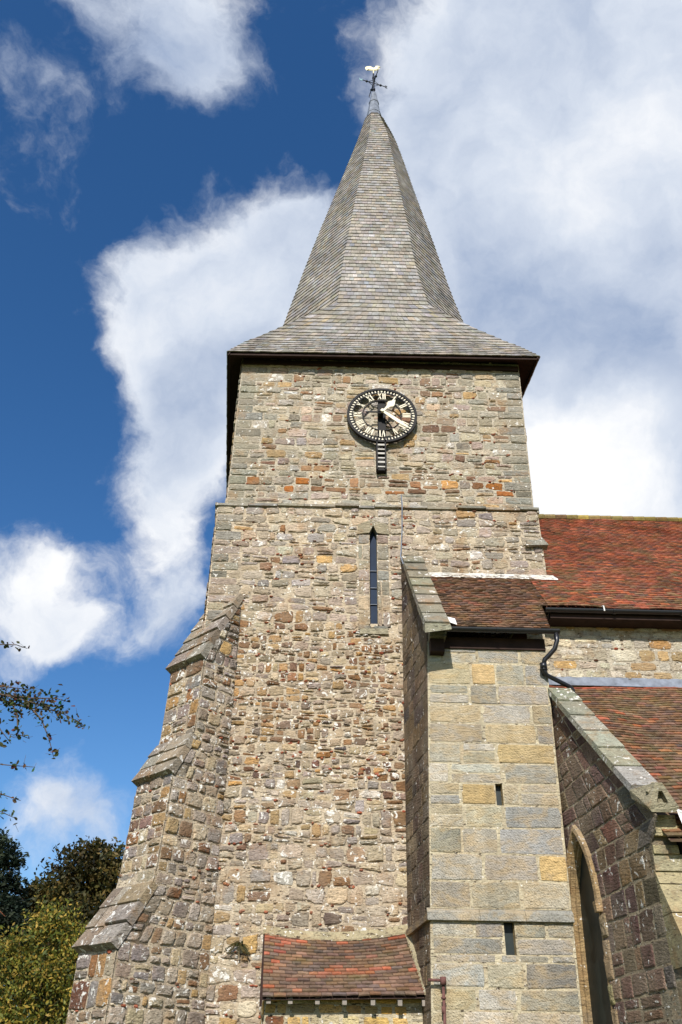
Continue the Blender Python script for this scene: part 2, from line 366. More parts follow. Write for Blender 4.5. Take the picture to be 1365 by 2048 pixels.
def masonry(mb, P, Nn, iv, v0, v1, pal, hr, wr, gap=.022, depth=(.012, .035), rnd=.10, seed=1, chips=0, split=.15, quoin=None, sheet=True, wav=.012, jag=.05, palf=None, lichf=None, skip=0., chipcols=None):
    """iv(v) -> list of (u0,u1) solid spans at height v"""
    rg = np.random.default_rng(seed)
    v = v0; row = 0
    ph = rg.random(4)*6
    def wob(u, vv, r): return wav*(sin(u*3.1+r*1.7+ph[0])+.7*sin(u*7.3+r*2.9+ph[1]))
    while v < v1-.03:
        h = rg.uniform(*(hr(v) if callable(hr) else hr)); 
        if v+h > v1-.05: h = v1-v
        va, vb = v, v+h; mid = (va+vb)/2
        A, B, Mi = iv(va+1e-4), iv(vb-1e-4), iv(mid)
        if len(A) != len(Mi): A = Mi
        if len(B) != len(Mi): B = Mi
        W0, W1 = (wr(mid) if callable(wr) else wr)
        for (al, ar), (bl, br), (ml, mr_) in zip(A, B, Mi):
            tot_ = mr_-ml
            if tot_ < .03: continue
            # widths
            ws = []; s_ = 0
            if quoin and ml < quoin[2]+.02: ws.append(quoin[0][row % 2]); s_ += ws[0]
            qr = quoin[0][(row+1) % 2] if (quoin and mr_ > quoin[3]-.02) else 0
            while s_ < tot_-qr:
                w = rg.uniform(W0, W1)*(.6 if rg.random() < .2 else 1); ws.append(w); s_ += w
            if len(ws) > 1 and qr == 0 and len(ws) > 2 and ws[-1] < .5*W0: ws[-2] += ws.pop()
            k0 = 1 if (quoin and ml < quoin[2]+.02) else 0
            inner = sum(ws[k0:]) or 1; tgt = tot_-(sum(ws[:k0]))-qr
            ws = ws[:k0]+[w*tgt/inner for w in ws[k0:]]+([qr] if qr else [])
            e = np.concatenate([[0], np.cumsum(ws)])/max(tot_, 1e-6)
            for i in range(len(ws)):
                isq = (quoin and ((i == 0 and k0) or (i == len(ws)-1 and qr)))
                lx0, lx1 = al+(ar-al)*e[i], al+(ar-al)*e[i+1]; tx0, tx1 = bl+(br-bl)*e[i], bl+(br-bl)*e[i+1]
                um = (lx0+lx1)/2
                if skip and not isq and rg.random() < skip: continue
                wb = 0 if isq else 1
                j = 0 if isq else rg.normal()*.006
                c0 = (lx0, va+wb*wob(lx0, va, row)); c1 = (lx1, va+wb*wob(lx1, va, row))
                c2 = (tx1+j, vb+wb*wob(tx1, vb, row+1)); c3 = (tx0+j, vb+wb*wob(tx0, vb, row+1))
                pp = quoin[1] if isq else (palf(um, mid, rg) if palf else pal)
                col = pick(pp, rg)
                if lichf: col = (*col[:3], col[3]+lichf(um, mid))
                dp = rg.uniform(*depth)
                if not isq and rg.random() < split and h > .12:
                    t = rg.uniform(.38, .62)
                    m0 = (c0[0]*(1-t)+c3[0]*t, c0[1]*(1-t)+c3[1]*t); m1 = (c1[0]*(1-t)+c2[0]*t, c1[1]*(1-t)+c2[1]*t)
                    stone(mb, P, Nn, (c0, c1, m1, m0), gap, dp, rnd, col, rg, jag)
                    col = pick(pp, rg); 
                    if lichf: col = (*col[:3], col[3]+lichf(um, mid))
                    stone(mb, P, Nn, (m0, m1, c2, c3), gap, rg.uniform(*depth), rnd, col, rg, jag)
                else:
                    stone(mb, P, Nn, (c0, c1, c2, c3), gap*(.55 if isq else 1), dp, rnd*(.4 if isq else 1), col, rg, jag*(.4 if isq else 1))
                if chips and rg.random() < chips and not isq:
                    for q in range(rg.integers(1, 4)):
                        cu, cv = um+rg.uniform(-.5, .5)*(lx1-lx0), (va if rg.random() < .6 else vb)+rg.normal()*.02
                        s1, s2 = rg.uniform(.02, .055), rg.uniform(.015, .035)
                        cc = (chipcols or [(172, 92, 66), (222, 214, 200), (120, 84, 66), (200, 186, 160), (182, 104, 76)])[rg.integers(0, 5)]
                        if al < cu-s1 and cu+s1 < ar:
                            stone(mb, P, Nn, ((cu-s1, cv-s2), (cu+s1, cv-s2*.8), (cu+s1*.9, cv+s2), (cu-s1, cv+s2*.9)), .0, .03, .25, (*srgb(*cc), 0), rg, .12)
            if sheet:
                n = max(1, int((ar-al)/.5)); 
                us = np.linspace(0, 1, n+1)
                vs = [P(al+(ar-al)*t, va) for t in us]+[P(bl+(br-bl)*t, vb) for t in us]
                mb.add(vs, [(i, i+1, n+2+i, n+1+i) for i in range(n)], (.5, .5, .5, 0), 1)
        v += h; row += 1

def slab_rows(mb, rows, width, thick, colf, seed=1, lift=.006, camber=.0, mi=0, wj=.25, slip=0.):
    """rows: list of (Lbottom, Rbottom, Ltop, Rtop, normal). overlapping slabs, lower edge lifted by thick."""
    rg = np.random.default_rng(seed)
    for ri, (lb, rb, lt, rt, nn) in enumerate(rows):
        lb, rb, lt, rt, nn = map(lambda q: np.asarray(q, float), (lb, rb, lt, rt, nn))
        Wd = np.linalg.norm(rb-lb); 
        if Wd < .03: continue
        up = unit((lt+rt-lb-rb)); 
        n = max(1, int(round(Wd/width))); off = .5*(ri % 2)/n
        e = [0]+[min(.999, max(0, (i+.0)/n+off*(1 if ri % 2 else 0)+rg.normal()*wj*.25/n)) for i in range(1 if not ri % 2 else 0, n)]+[1]
        e = sorted(e)
        for i in range(len(e)-1):
            a, b = e[i], e[i+1]
            if b-a < .04/Wd: continue
            g = .003/Wd
            p0 = lb+(rb-lb)*(a+g); p1 = lb+(rb-lb)*(b-g); q0 = lt+(rt-lt)*(a+g); q1 = lt+(rt-lt)*(b-g)
            d0 = thick+rg.random()*lift; d1 = thick+rg.random()*lift; sl = up*(-rg.random()*slip)
            pm, qm = (p0+p1)/2, (q0+q1)/2
            vs = [p0+nn*d0+sl, pm+nn*((d0+d1)/2+camber)+sl, p1+nn*d1+sl, q0+nn*.004+up*.02, qm+nn*(.004+camber)+up*.02, q1+nn*.004+up*.02,
                  p0+nn*(d0-thick)+sl, pm+nn*((d0+d1)/2-thick+camber*.7)+sl, p1+nn*(d1-thick)+sl]
            fs = [(0, 1, 4, 3), (1, 2, 5, 4), (6, 7, 1, 0), (7, 8, 2, 1), (3, 6, 0), (2, 8, 5)]
            col = colf(rg, (p0+p1)/2)
            mb.add(vs, fs, col, mi)

def coping_run(name, a, b, width_vec, nrm, th, n, mat, parent, pal, seed=3, lip=.02, names='coping_stone'):
    """n separate sloping coping slabs from upper point a to lower point b; width_vec across, nrm = slab normal"""
    rg = np.random.default_rng(seed); out = []
    a, b, wv, nrm = map(lambda q: np.asarray(q, float), (a, b, width_vec, nrm))
    mb = MB(); du = unit(b-a)
    for i in range(n):
        p = a+(b-a)*i/n; q = a+(b-a)*(i+1)/n-du*.012
        t0, t1 = th, th+lip
        lo = [p-wv*0, p+wv, q+wv, q]; j = rg.normal(size=3)*.004
        col = pick(pal, rg)
        L0 = [p+j, p+wv+j, q+wv+j+nrm*.0, q+j]
        H0 = [p+nrm*t0+j+wv*.03, p+wv*.97+nrm*t0+j, q+wv*.97+nrm*t1+j, q+nrm*t1+j+wv*.03]
        mb.hexa(L0, H0, col)
    return mb.build(name, mat, parent)

K = .0875                       # the side walls run back a little to the left
def sk(y): return -K*(y-15.8)

# ================================================================== GROUND
g = MB(); g.add([(-400, -200, 0), (400, -200, 0), (400, 600, 0), (-400, 600, 0)], [(0, 1, 2, 3)])
mg = Mat('mown churchyard grass', .9, .2)
x = mg.mix(mg.rng(mg.noise(.5, 5), .35, .65), srgb(78, 92, 42), srgb(96, 104, 52)); mg.col(mg.valmul(mg.noise(30, 4), x, .7, 1.3))
mg.l(mg.bump(mg.noise(40, 5), .8, .05), mg.p.inputs['Normal'])
tag(g.build('ground', mg.m), kind='structure')
# ================================================================== CHURCH
church = empty('church', (1, 16, 0), 'old sandstone church with square clock tower, silvered shingle spire and red tiled roofs', 'church')
S_ = V(0, -1, 0)

# ---- tower walls
def pal_tower(u, v, rg):
    if v > 9.3 and abs(u-1.0) < .36 and v < 12.05: return PAL_GREY
    t = v+rg.normal()*.25+.25*sin(u*1.3)
    if t > 9.55: return PAL_MID
    if t > 6.35: return PAL_IRON
    return PAL_LOW
LANC = (.915, 1.075, 9.52, 11.90)
def iv_tower(v):
    l = -2.50-.015*(v-9.9)/2.6; r = 4.74 if v > 10.55 else 1.72
    if LANC[2] < v < LANC[3]+.12:
        return [(l, .66), (1.34, r)]
    return [(l, r)]
mb = MB()
masonry(mb, lambda u, v: V(u, 15.82, v), S_, iv_tower, 0, 12.5, PAL_MID,
        lambda v: (.13, .25) if v > 9.6 else ((.09, .19) if v > 6.3 else (.14, .29)),
        lambda v: (.22, .55) if v > 9.6 else ((.13, .36) if v > 6.3 else (.18, .46)),
        gap=.020, depth=(.006, .036), rnd=.11, seed=11, chips=.34, split=.28, palf=pal_tower, wav=.034, jag=.11,
        quoin=((.62, .38), PAL_GREY+[(20, (154, 140, 128), .1)], -2.45, 9), lichf=lambda u, v: .06 if v < 9.5 else 0, skip=.03)
masonry(mb, lambda u, v: V(u, 15.82, v), S_, lambda v: [(.66, .915), (1.075, 1.34)], LANC[2], 11.80, soft(PAL_GREY+PAL_MID[:3], .1), (.24, .48), (.3, .4), gap=.014, depth=(.012, .024), rnd=.05, seed=14, jag=.03, split=0)
masonry(mb, lambda u, v: V(-2.52-K*u, 15.82+u, v), V(-.996, -.087, 0), lambda v: [(0, 7.3)], 0, 12.5, PAL_MID, (.18, .3), (.3, .7), gap=.03, depth=(.01, .03), rnd=.1, seed=12)
masonry(mb, lambda u, v: V(4.74-K*u, 15.82+u, v), V(.996, .087, 0), lambda v: [(0, 7.3)] if v > 10.6 else [(6.9, 7.3)], 9, 12.5, PAL_MID, (.18, .3), (.3, .7), gap=.03, depth=(.01, .03), rnd=.1, seed=13)
mb.add([(-3.15, 23.1, 0), (4.1, 23.1, 0), (4.1, 23.1, 17), (-3.15, 23.1, 17)], [(0, 1, 2, 3)], (.3, .27, .22, 0), 1)
tower = tag(mb.build('tower_wall', [M_STONE, M_MORTL], church), 'rubble lower stages of the tower with rusty ironstone and white lichen')

def iv_up(v):
    l = -2.345+.006*(v-12.6); r = 4.71+.028*(v-12.6)
    if 13.62 < v < 14.62: return [(l, 1.09), (1.33, r)]
    return [(l, r)]
mb = MB()
masonry(mb, lambda u, v: V(u, 16.0, v), S_, iv_up, 12.62, 17.3, PAL_UP, (.14, .27), (.24, .60), gap=.018, depth=(.006, .032), rnd=.09, seed=21, chips=.3, split=.28,
        quoin=((.66, .40), PAL_GREY, -2.25, 4.6), wav=.024, jag=.09, lichf=lambda u, v: .06 if u < -1.5 else 0,
        palf=lambda u, v, rg: ([(5, (150, 96, 52), 0), (3, (176, 128, 70), 0), (3, (120, 84, 60), 0), (9, (164, 150, 128), .1)] if 13.05 < v < 13.4 else PAL_UP))
masonry(mb, lambda u, v: V(-2.345-K*u, 16+u, v), V(-.996, -.087, 0), lambda v: [(0, 7.1)], 12.4, 17.3, PAL_UP, (.18, .3), (.3, .7), gap=.03, depth=(.01, .03), rnd=.1, seed=22)
masonry(mb, lambda u, v: V(4.71+.028*(v-12.6)-K*u, 16+u, v), V(.996, .087, 0), lambda v: [(0, 7.1)], 12.4, 17.3, PAL_UP, (.18, .3), (.3, .7), gap=.03, depth=(.01, .03), rnd=.1, seed=23)
mb.build('belfry_wall', [M_STONE, M_MORT], church)

# weathered string course between the stages, stone by stone
mb = MB(); rg = np.random.default_rng(5); xx = -2.56
while xx < 4.76:
    w = min(rg.uniform(.3, .85), 4.77-xx); zz = 12.50+(xx+2.56)*.010+rg.normal()*.012; yo = 15.765+rg.normal()*.016
    a, b = xx+.006, xx+w-.004
    mb.hexa([(a, yo, zz-.02), (b, yo, zz-.02), (b, 16.02, zz-.05), (a, 16.02, zz-.05)], [(a, yo+.01, zz+.045), (b, yo+.01, zz+.045), (b, 16.02, zz+.20), (a, 16.02, zz+.20)], pick(PAL_GREY, rg))
    xx += w
for (x0, side) in ((-2.56, -1), (4.72, 1)):
    mb.hexa([(x0, 15.78, 12.48), (x0+.05, 15.78, 12.48), (x0+.05-K*7.3, 23.1, 12.48), (x0-K*7.3, 23.1, 12.48)], [(x0, 15.8, 12.56), (x0+.05, 15.8, 12.56), (x0+.05-K*7.3, 23.1, 12.56), (x0-K*7.3, 23.1, 12.56)], (*srgb(140, 136, 122), 0))
mb.build('string_course', M_STONE, tower)
mb = MB()      # small weathering stone on the right hand quoin
mb.hexa([(4.34, 15.70, 11.56), (4.84, 15.70, 11.58), (4.84, 15.9, 11.56), (4.34, 15.9, 11.56)], [(4.38, 15.72, 11.62), (4.84, 15.72, 11.62), (4.76, 15.84, 11.86), (4.40, 15.84, 11.86)], (*srgb(142, 138, 124), 0))
mb.build('offset_stone', M_STONE, tower)

# lancet: pointed slot with glass, saddle bars
x0, x1, z0, z1 = LANC; xm = (x0+x1)/2
mb = MB()
out = [(x0-.005, z0), (x0, z1-.1), (x0+.02, z1), (xm, z1+.13), (x1-.02, z1), (x1, z1-.1), (x1+.005, z0)]
n = len(out)
vs = [(x, 15.80, z) for x, z in out]+[(xm+(x-xm)*.92, 16.12, z) for x, z in out]
mb.add(vs, [(i, i+1, n+i+1, n+i) for i in range(n-1)]+[(n-1, 0, n, 2*n-1)], (*srgb(150, 146, 130), 0))
for s in (-1, 1):       # rough arch head stones
    a = xm+s*.0; 
    mb.hexa([(xm+s*.004, 15.79, z1+.13), (xm+s*.085, 15.79, z1-.06), (xm+s*.36, 15.79, z1-.10), (xm+s*.33, 15.79, z1+.16), (xm+s*.004, 15.79, z1+.30)][::s], [(xm+s*.004, 15.84, z1+.13), (xm+s*.085, 15.84, z1-.06), (xm+s*.36, 15.84, z1-.10), (xm+s*.33, 15.84, z1+.16), (xm+s*.004, 15.84, z1+.30)][::s], (*srgb(150, 140, 116), 0))
mb.hexa([(xm-.3, 15.77, z0-.16), (xm+.3, 15.77, z0-.16), (xm+.3, 15.84, z0-.16), (xm-.3, 15.84, z0-.16)], [(xm-.28, 15.785, z0-.03), (xm+.28, 15.785, z0-.03), (xm+.2, 15.9, z0+.01), (xm-.2, 15.9, z0+.01)], (*srgb(156, 148, 124), 0))
lan = mb.build('lancet_window', M_STONE, tower)
mb = MB(); mb.add([(x0-.01, 16.0, z0), (x1+.01, 16.0, z0), (x1+.01, 16.0, z1+.15), (x0-.01, 16.0, z1+.15)], [(0, 1, 2, 3)])
mb.build('glass', M_GLASS, tower)
for z in (z0+.62, z0+1.02, z0+1.44):
    mb = MB(); mb.box((x0, 15.97, z), (x1, 15.99, z+.012)); mb.build('saddle_bar', M_LEAD, tower)

# louvred slot under the clock
mb = MB()
mb.box((1.095, 15.80, 13.63), (1.125, 16.1, 14.62)); mb.box((1.295, 15.80, 13.63), (1.325, 16.1, 14.62)); mb.box((1.095, 16.1, 13.63), (1.325, 16.12, 14.62)); mb.box((1.095, 15.84, 13.62), (1.325, 16.1, 13.65))
mb.build('louvre_frame', M_BLACK, tower)
m_slat = plain('painted slats', srgb(176, 172, 164), .7)
for i in range(6):
    z = 13.71+i*.13; h = (.035, .05)[i % 2]
    mb = MB(); mb.box((1.126, 15.84, z), (1.294, 15.87, z+h)); mb.build('louvre_slat', m_slat, tower)

# ---- spire
LV = [(17.08, -2.66, 5.29, 15.60, 23.45, 0, 0), (17.75, -2.30, 4.98, 15.93, 23.1, .0, .0), (18.4, -2.02, 4.66, 16.17, 22.85, .35, .30),
      (19.2, -1.83, 4.40, 16.32, 22.68, 1.08, .98), (19.94, -1.69, 4.20, 16.44, 22.56, 1.80, 1.55), (22.2, -1.28, 3.74, 16.89, 22.11, 1.53, 1.33),
      (25.1, -.71, 3.28, 17.39, 21.61, 1.235, 1.01), (28.4, -.02, 2.78, 18.03, 20.97, .87, .71), (32.05, .75, 2.22, 18.71, 20.29, .461, .355), (34.1, 1.11, 1.78, 19.16, 19.84, .2, .19)]
LA = np.array(LV)
def lev(z):
    zs = LA[:, 0]; i = int(np.clip(np.searchsorted(zs, z)-1, 0, len(zs)-2)); t = (z-zs[i])/(zs[i+1]-zs[i])
    def sl(j): 
        j0, j1 = max(j-1, 0), min(j+1, len(zs)-1); return (LA[j1]-LA[j0])/(zs[j1]-zs[j0])
    h = zs[i+1]-zs[i]; m0, m1 = sl(i)*h, sl(i+1)*h
    r = (2*t**3-3*t**2+1)*LA[i]+(t**3-2*t**2+t)*m0+(-2*t**3+3*t**2)*LA[i+1]+(t**3-t**2)*m1
    lin = LA[i]*(1-t)+LA[i+1]*t; r[5:] = lin[5:]
    _, xW, xE, yS, yN, cW, cE = r
    w = max(0, 1-(z-17.08)/2.9)
    dz = lambda x: .13*w*(x+2.66)/7.95
    P = lambda x, y: V(x-K*w*(y-15.6), y, z+dz(x))
    return [P(xW+cW, yS), P(xE-cE, yS), P(xE, yS+cE), P(xE, yN-cE), P(xE-cE, yN), P(xW+cW, yN), P(xW, yN-cW), P(xW, yS+cW)]
zs = [17.08]; 
while zs[-1] < 34.05:
    z = zs[-1]; g_ = .15 if z < 17.8 else (.175 if z < 19 else .205)
    p, q = lev(z)[0], lev(z+.1)[0]
    pm, qm = (lev(z)[0]+lev(z)[1])/2, (lev(z+.1)[0]+lev(z+.1)[1])/2
    zs.append(z+g_*.1/np.linalg.norm(qm-pm))
mb = MB(); rgs = np.random.default_rng(77)
SH = [(30, (142, 136, 130)), (26, (136, 130, 124)), (10, (150, 146, 142)), (12, (130, 124, 112)), (6, (138, 132, 112)), (2, (168, 166, 164)), (4, (118, 110, 98))]
SHS = [(w, c) for w, c, _ in soft([(w, c, 0) for w, c in SH], .5, (146, 140, 131))]
def shcol(rg, p):
    c = pick([(w, c, 0) for w, c in SHS], rg, .035); return c
rowsets = [[] for _ in range(8)]
for i in range(len(zs)-1):
    A, B = lev(zs[i]), lev(min(zs[i+1]+.02, 34.1))
    for k in range(8):
        a, b, c, d = A[k], A[(k+1) % 8], B[(k+1) % 8], B[k]
        if np.linalg.norm(b-a) < .04: continue
        nn = unit(np.cross(b-a, (c+d)/2-(a+b)/2)); 
        if nn @ ((a+b)/2-V(1.4, 19.5, zs[i])) < 0: nn = -nn
        ex = unit(b-a)*.012
        rowsets[k].append((a-ex, b+ex, d, c, nn))
for k in range(8):
    slab_rows(mb, rowsets[k], .17, .026, shcol, 100+k, .012, 0, wj=.5, slip=.012)
for i in range(len(zs)-1):      # closed boarding under the shingles
    A, B = lev(zs[i]), lev(zs[i+1])
    for k in range(8):
        if np.linalg.norm(A[k]-A[(k+1) % 8]) < .002: continue
        mb.add([A[k], A[(k+1) % 8], B[(k+1) % 8], B[k]], [(0, 1, 2, 3)], (.06, .05, .045, 0))
spire = mb.build('spire', M_SHING, church)
mb = MB()                       # soffit and fascia
E0 = lev(17.08); cs = [E0[0], E0[1], E0[4], E0[5]]
inn = [V(-2.34, 16.0, 17.22), V(4.83, 16.0, 17.34), V(4.2, 23.1, 17.34), V(-2.96, 23.1, 17.22)]
for i in range(4):
    a, b, c, d = cs[i]+V(0, 0, -.012), cs[(i+1) % 4]+V(0, 0, -.012), inn[(i+1) % 4], inn[i]
    mb.add([a, b, c, d], [(0, 1, 2, 3)])
mb.build('soffit', M_WOOD, spire)
mb = MB()
for i in range(4):
    a, b = cs[i], cs[(i+1) % 4]; o = unit((a+b)/2-V(1.1, 19.5, 17.1)); o[2] = 0
    a2, b2 = a-o*.03, b-o*.03
    mb.hexa([a2+V(0, 0, -.075), b2+V(0, 0, -.075), b2-o*.03+V(0, 0, -.075), a2-o*.03+V(0, 0, -.075)], [a2+V(0, 0, -.004), b2+V(0, 0, -.004), b2-o*.03+V(0, 0, -.004), a2-o*.03+V(0, 0, -.004)])
mb.build('fascia', M_WOOD, spire)
mb = MB()
mb.box((-2.3, 15.93, 17.02), (4.8, 15.985, 17.17))
mb.build('eave_timbers', M_WOOD, spire)
mb = MB()
mb.tube([(1.44, 19.5, 34.0), (1.44, 19.5, 34.9), (1.447, 19.5, 35.4), (1.45, 19.5, 36.15)], [.34, .24, .19, .10], 8)
mb.tube([(1.447, 19.5, 35.36), (1.447, 19.5, 35.46)], [.215, .205], 8)
mb.tube([(1.447, 19.5, 34.5), (1.447, 19.5, 34.56)], [.30, .295], 8)
mb.build('lead_cap', M_LEAD, spire)

# ---- nave roof and turret roof share one plane
SL = 1.113
def yr(z): return 15.85+(z-10.87)/SL
nR = unit(V(0, -SL, 1))
def tcol(pal):
    def f(rg, p):
        return pick(soft([(w, c, 0) for w, c in pal], .3, (120, 88, 66)), rg, .06)
    return f
T_RED = [(30, (142, 78, 56)), (24, (130, 74, 54)), (16, (114, 70, 54)), (6, (160, 90, 62)), (10, (92, 64, 54)), (8, (122, 84, 64))]
T_BRN = [(30, (112, 84, 66)), (26, (104, 80, 64)), (18, (94, 76, 62)), (9, (126, 84, 64)), (3, (140, 88, 66)), (8, (82, 68, 56))]
T_MOSS = [(28, (112, 84, 62)), (22, (96, 78, 58)), (16, (84, 66, 54)), (9, (140, 84, 62)), (4, (164, 90, 62)), (12, (118, 98, 70))]
T_LEAN = [(30, (116, 92, 76)), (26, (104, 86, 72)), (16, (90, 76, 66)), (4, (134, 90, 70)), (1, (146, 92, 70)), (9, (130, 96, 78))]
def navecol(rg, p):
    t = (p[2]-9.4)/5.3
    low = min(1, max(0, 1.6*(.42-t)+.25*sin(p[0]*1.7)+rg.normal()*.2))
    return pick(soft([(w, c, 0) for w, c in (T_MOSS if rg.random() < low else T_RED)], .25, (146, 90, 58)), rg, .08)
dzr = .100*SL/sqrt(1+SL*SL)
rn, rt_ = [], []
z = 8.545
while z < 14.70:
    y, y2 = yr(z), yr(z+dzr); zt = z+dzr
    if y < 15.78:
        rt_.append(((2.16+K*(15.8-y)*.5, y, z), (4.17+(y-14.52)*.155 if y < 14.52 else 4.3, y, z), (2.16+K*(15.8-y2)*.5, y2, zt), (4.17+(y-14.52)*.155 if y < 14.52 else 4.3, y2, zt), nR))
    if y > 14.50:
        xl = 4.3 if y < 15.78 else 4.55
        rn.append(((xl, y, z), (17, y, z), (xl, y2, zt), (17, y2, zt), nR))
    z += dzr
mb = MB(); slab_rows(mb, rn, .165, .020, navecol, 201, .010, .004, wj=.3, slip=.012)
warp(mb, lambda p: p+nR*.018*(sin(p[0]*1.9+p[2]*1.3)+.7*sin(p[0]*4.3-p[2]*2.1)+.5*sin(p[2]*5+p[0])))
mb.add([(4.3, 14.5, 9.30), (17, 14.5, 9.30), (17, 19.36, 14.70), (4.3, 19.36, 14.70), (4.3, 24.3, 9.33), (17, 24.3, 9.33)], [(0, 1, 2, 3), (3, 2, 5, 4)], (*srgb(110, 60, 45), 0))
nroof = tag(mb.build('nave_roof', M_TILE, church), 'large orange red tiled nave roof right of the tower')
mb = MB(); rg = np.random.default_rng(8); xx = 4.4
while xx < 17:
    c = pick([(3, (134, 118, 62), 0), (4, (122, 104, 62), 0), (2, (116, 90, 60), 0)], rg)
    pts = [(xx, 19.36, 14.80), (xx+.30, 19.36, 14.80)]
    mb.tube(pts, [.085, .095], 8, c); xx += .31
mb.build('ridge_tiles', M_TILEM, nroof)
# ---- stair turret
def xl(z): return 1.68+.035*(z-3.74)
def xr(z): return 3.84+.030*(z-3.78)
SLT = [(2.845, 2.96, 5.47, 5.82), (2.785, 2.945, 3.29, 3.76)]
def iv_tur(v):
    for a, b, c, d in SLT:
        if c < v < d: return [(xl(v), a), (b, xr(v))]
    return [(xl(v), xr(v))]
trt = MB()
for z0, z1, hh, sd in ((0, 3.30, (.28, .40), 31), (3.30, 3.74, (.2, .24), 32), (3.92, 5.47, (.34, .44), 33), (5.47, 5.82, (.3, .36), 34), (5.82, 8.36, (.32, .44), 35)):
    masonry(trt, lambda u, v: V(u, 14.0, v), S_, iv_tur, z0, z1, PAL_ASH, hh, (.40, 1.15), gap=.011, depth=(.004, .014), rnd=.04, seed=sd, split=.10, wav=.006, jag=.03)
turret = tag(trt.build('stair_turret', [M_ASH, M_MORTP], church), 'pale tooled ashlar stair turret in front of the tower')
mb = MB()
def Pw(u, v):
    t = u/1.8; f = xl(v); bk = 1.46+.0122*v; return V(f*(1-t)+bk*t, 14.0+u, v)
NW_ = V(-.996, -.087, 0)
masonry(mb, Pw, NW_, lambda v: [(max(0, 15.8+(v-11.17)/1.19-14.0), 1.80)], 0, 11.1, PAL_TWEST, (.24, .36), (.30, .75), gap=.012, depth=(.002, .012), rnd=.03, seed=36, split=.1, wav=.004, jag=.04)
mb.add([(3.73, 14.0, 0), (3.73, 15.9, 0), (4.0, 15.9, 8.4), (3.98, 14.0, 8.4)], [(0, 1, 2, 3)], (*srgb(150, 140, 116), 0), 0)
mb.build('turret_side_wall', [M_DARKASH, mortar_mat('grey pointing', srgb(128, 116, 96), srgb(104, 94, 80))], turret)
mb = MB()           # turret string course
rg = np.random.default_rng(4); e = [xl(3.8)-.05, 2.43, 3.12, xr(3.8)+.01]
for a, b in zip(e[:-1], e[1:]):
    mb.hexa([(a+.003, 13.93, 3.75), (b-.003, 13.93, 3.75), (b-.003, 14.02, 3.74), (a+.003, 14.02, 3.74)], [(a+.003, 13.945, 3.86), (b-.003, 13.945, 3.86), (b-.003, 14.02, 3.93), (a+.003, 14.02, 3.93)], (*srgb(158, 156, 146), 0))
b0, b1 = Pw(0, 3.75), Pw(1.8, 3.75)
mb.hexa([b0+V(-.05, -.06, 0), b0+V(.05, .03, 0), b1+V(.05, 0, 0), b1+V(-.06, 0, 0)], [b0+V(-.04, -.05, .10), b0+V(.05, .03, .18), b1+V(.05, 0, .18), b1+V(-.05, 0, .10)], (*srgb(120, 106, 90), 0))
mb.build('string_course', M_ASH, turret)
for i, (a, b, c, d) in enumerate(SLT):
    mb = MB(); mb.add([(a, 14.0, c), (b, 14.0, c), (b, 14.0, d), (a, 14.0, d), (a+.008, 14.14, c), (b-.008, 14.14, c), (b-.008, 14.14, d), (a+.008, 14.14, d)], [(0, 1, 5, 4), (1, 2, 6, 5), (2, 3, 7, 6), (3, 0, 4, 7)], (*srgb(160, 140, 100), 0), 0)
    mb.add([(a, 14.12, c), (b, 14.12, c), (b, 14.12, d), (a, 14.12, d)], [(0, 1, 2, 3)], (1, 1, 1, 0), 1)
    mb.build('slit_window', [M_ASH, M_GLASSD], turret)
mb2 = MB(); slab_rows(mb2, rt_, .17, .024, tcol(T_BRN), 202, .020, .006, wj=.4, slip=.02)
mb2.add([(2.1, yr(8.5), 8.49), (4.03, yr(8.5), 8.49), (4.17, 14.52, 9.37), (4.3, 15.85, 10.86), (2.1, 15.85, 10.86)], [(0, 1, 2, 3, 4)], (*srgb(70, 50, 42), 0))
mb2.build('turret_roof', M_TILE, turret)
nC = unit(V(0, -1.19, 1))
PAL_COP = [(10, (134, 130, 112), 0), (10, (126, 122, 104), 0), (5, (144, 138, 120), 0)]
coping_run('coping', V(1.60, 15.8, 11.27)-nC*.1, V(1.735, 13.42, 8.44)-nC*.1, V(.46, 0, 0), nC, .09, 8, M_STONE, turret, PAL_COP, lip=.028)
mb = MB()           # kneeler stones at the foot of the coping
mb.hexa([(1.73, 13.36, 8.22), (2.20, 13.36, 8.30), (2.20, 13.62, 8.40), (1.73, 13.62, 8.40)], [(1.74, 13.40, 8.40), (2.19, 13.40, 8.40), (2.19, 13.75, 8.76), (1.74, 13.75, 8.76)], (*srgb(140, 138, 116), 0))
mb.box((1.86, 13.62, 8.44), (2.17, 14.02, 8.62), (*srgb(140, 134, 112), 0))
mb.box((1.86, 13.72, 8.33), (2.15, 14.02, 8.437), (*srgb(132, 126, 106), 0))
mb.build('kneeler', M_STONE, turret)
mb = MB(); mb.box((1.87, 13.80, 8.08), (2.12, 14.0, 8.325), (*srgb(80, 60, 50), 0)); mb.box((2.13, 13.955, 8.22), (3.97, 14.0, 8.44)); mb.build('eave_board', M_WOOD, turret)  # dark recessed strip and block, standing in for the shade under the eave
mb = MB(); mb.hexa([(2.17, 13.66, 8.60), (2.34, 13.62, 8.52), (2.34, 13.80, 8.72), (2.17, 13.8, 8.76)], [(2.17, 13.66, 8.615), (2.34, 13.62, 8.535), (2.34, 13.80, 8.735), (2.17, 13.8, 8.775)]); mb.build('lead_flashing', M_LEADW, turret)
mb = MB()
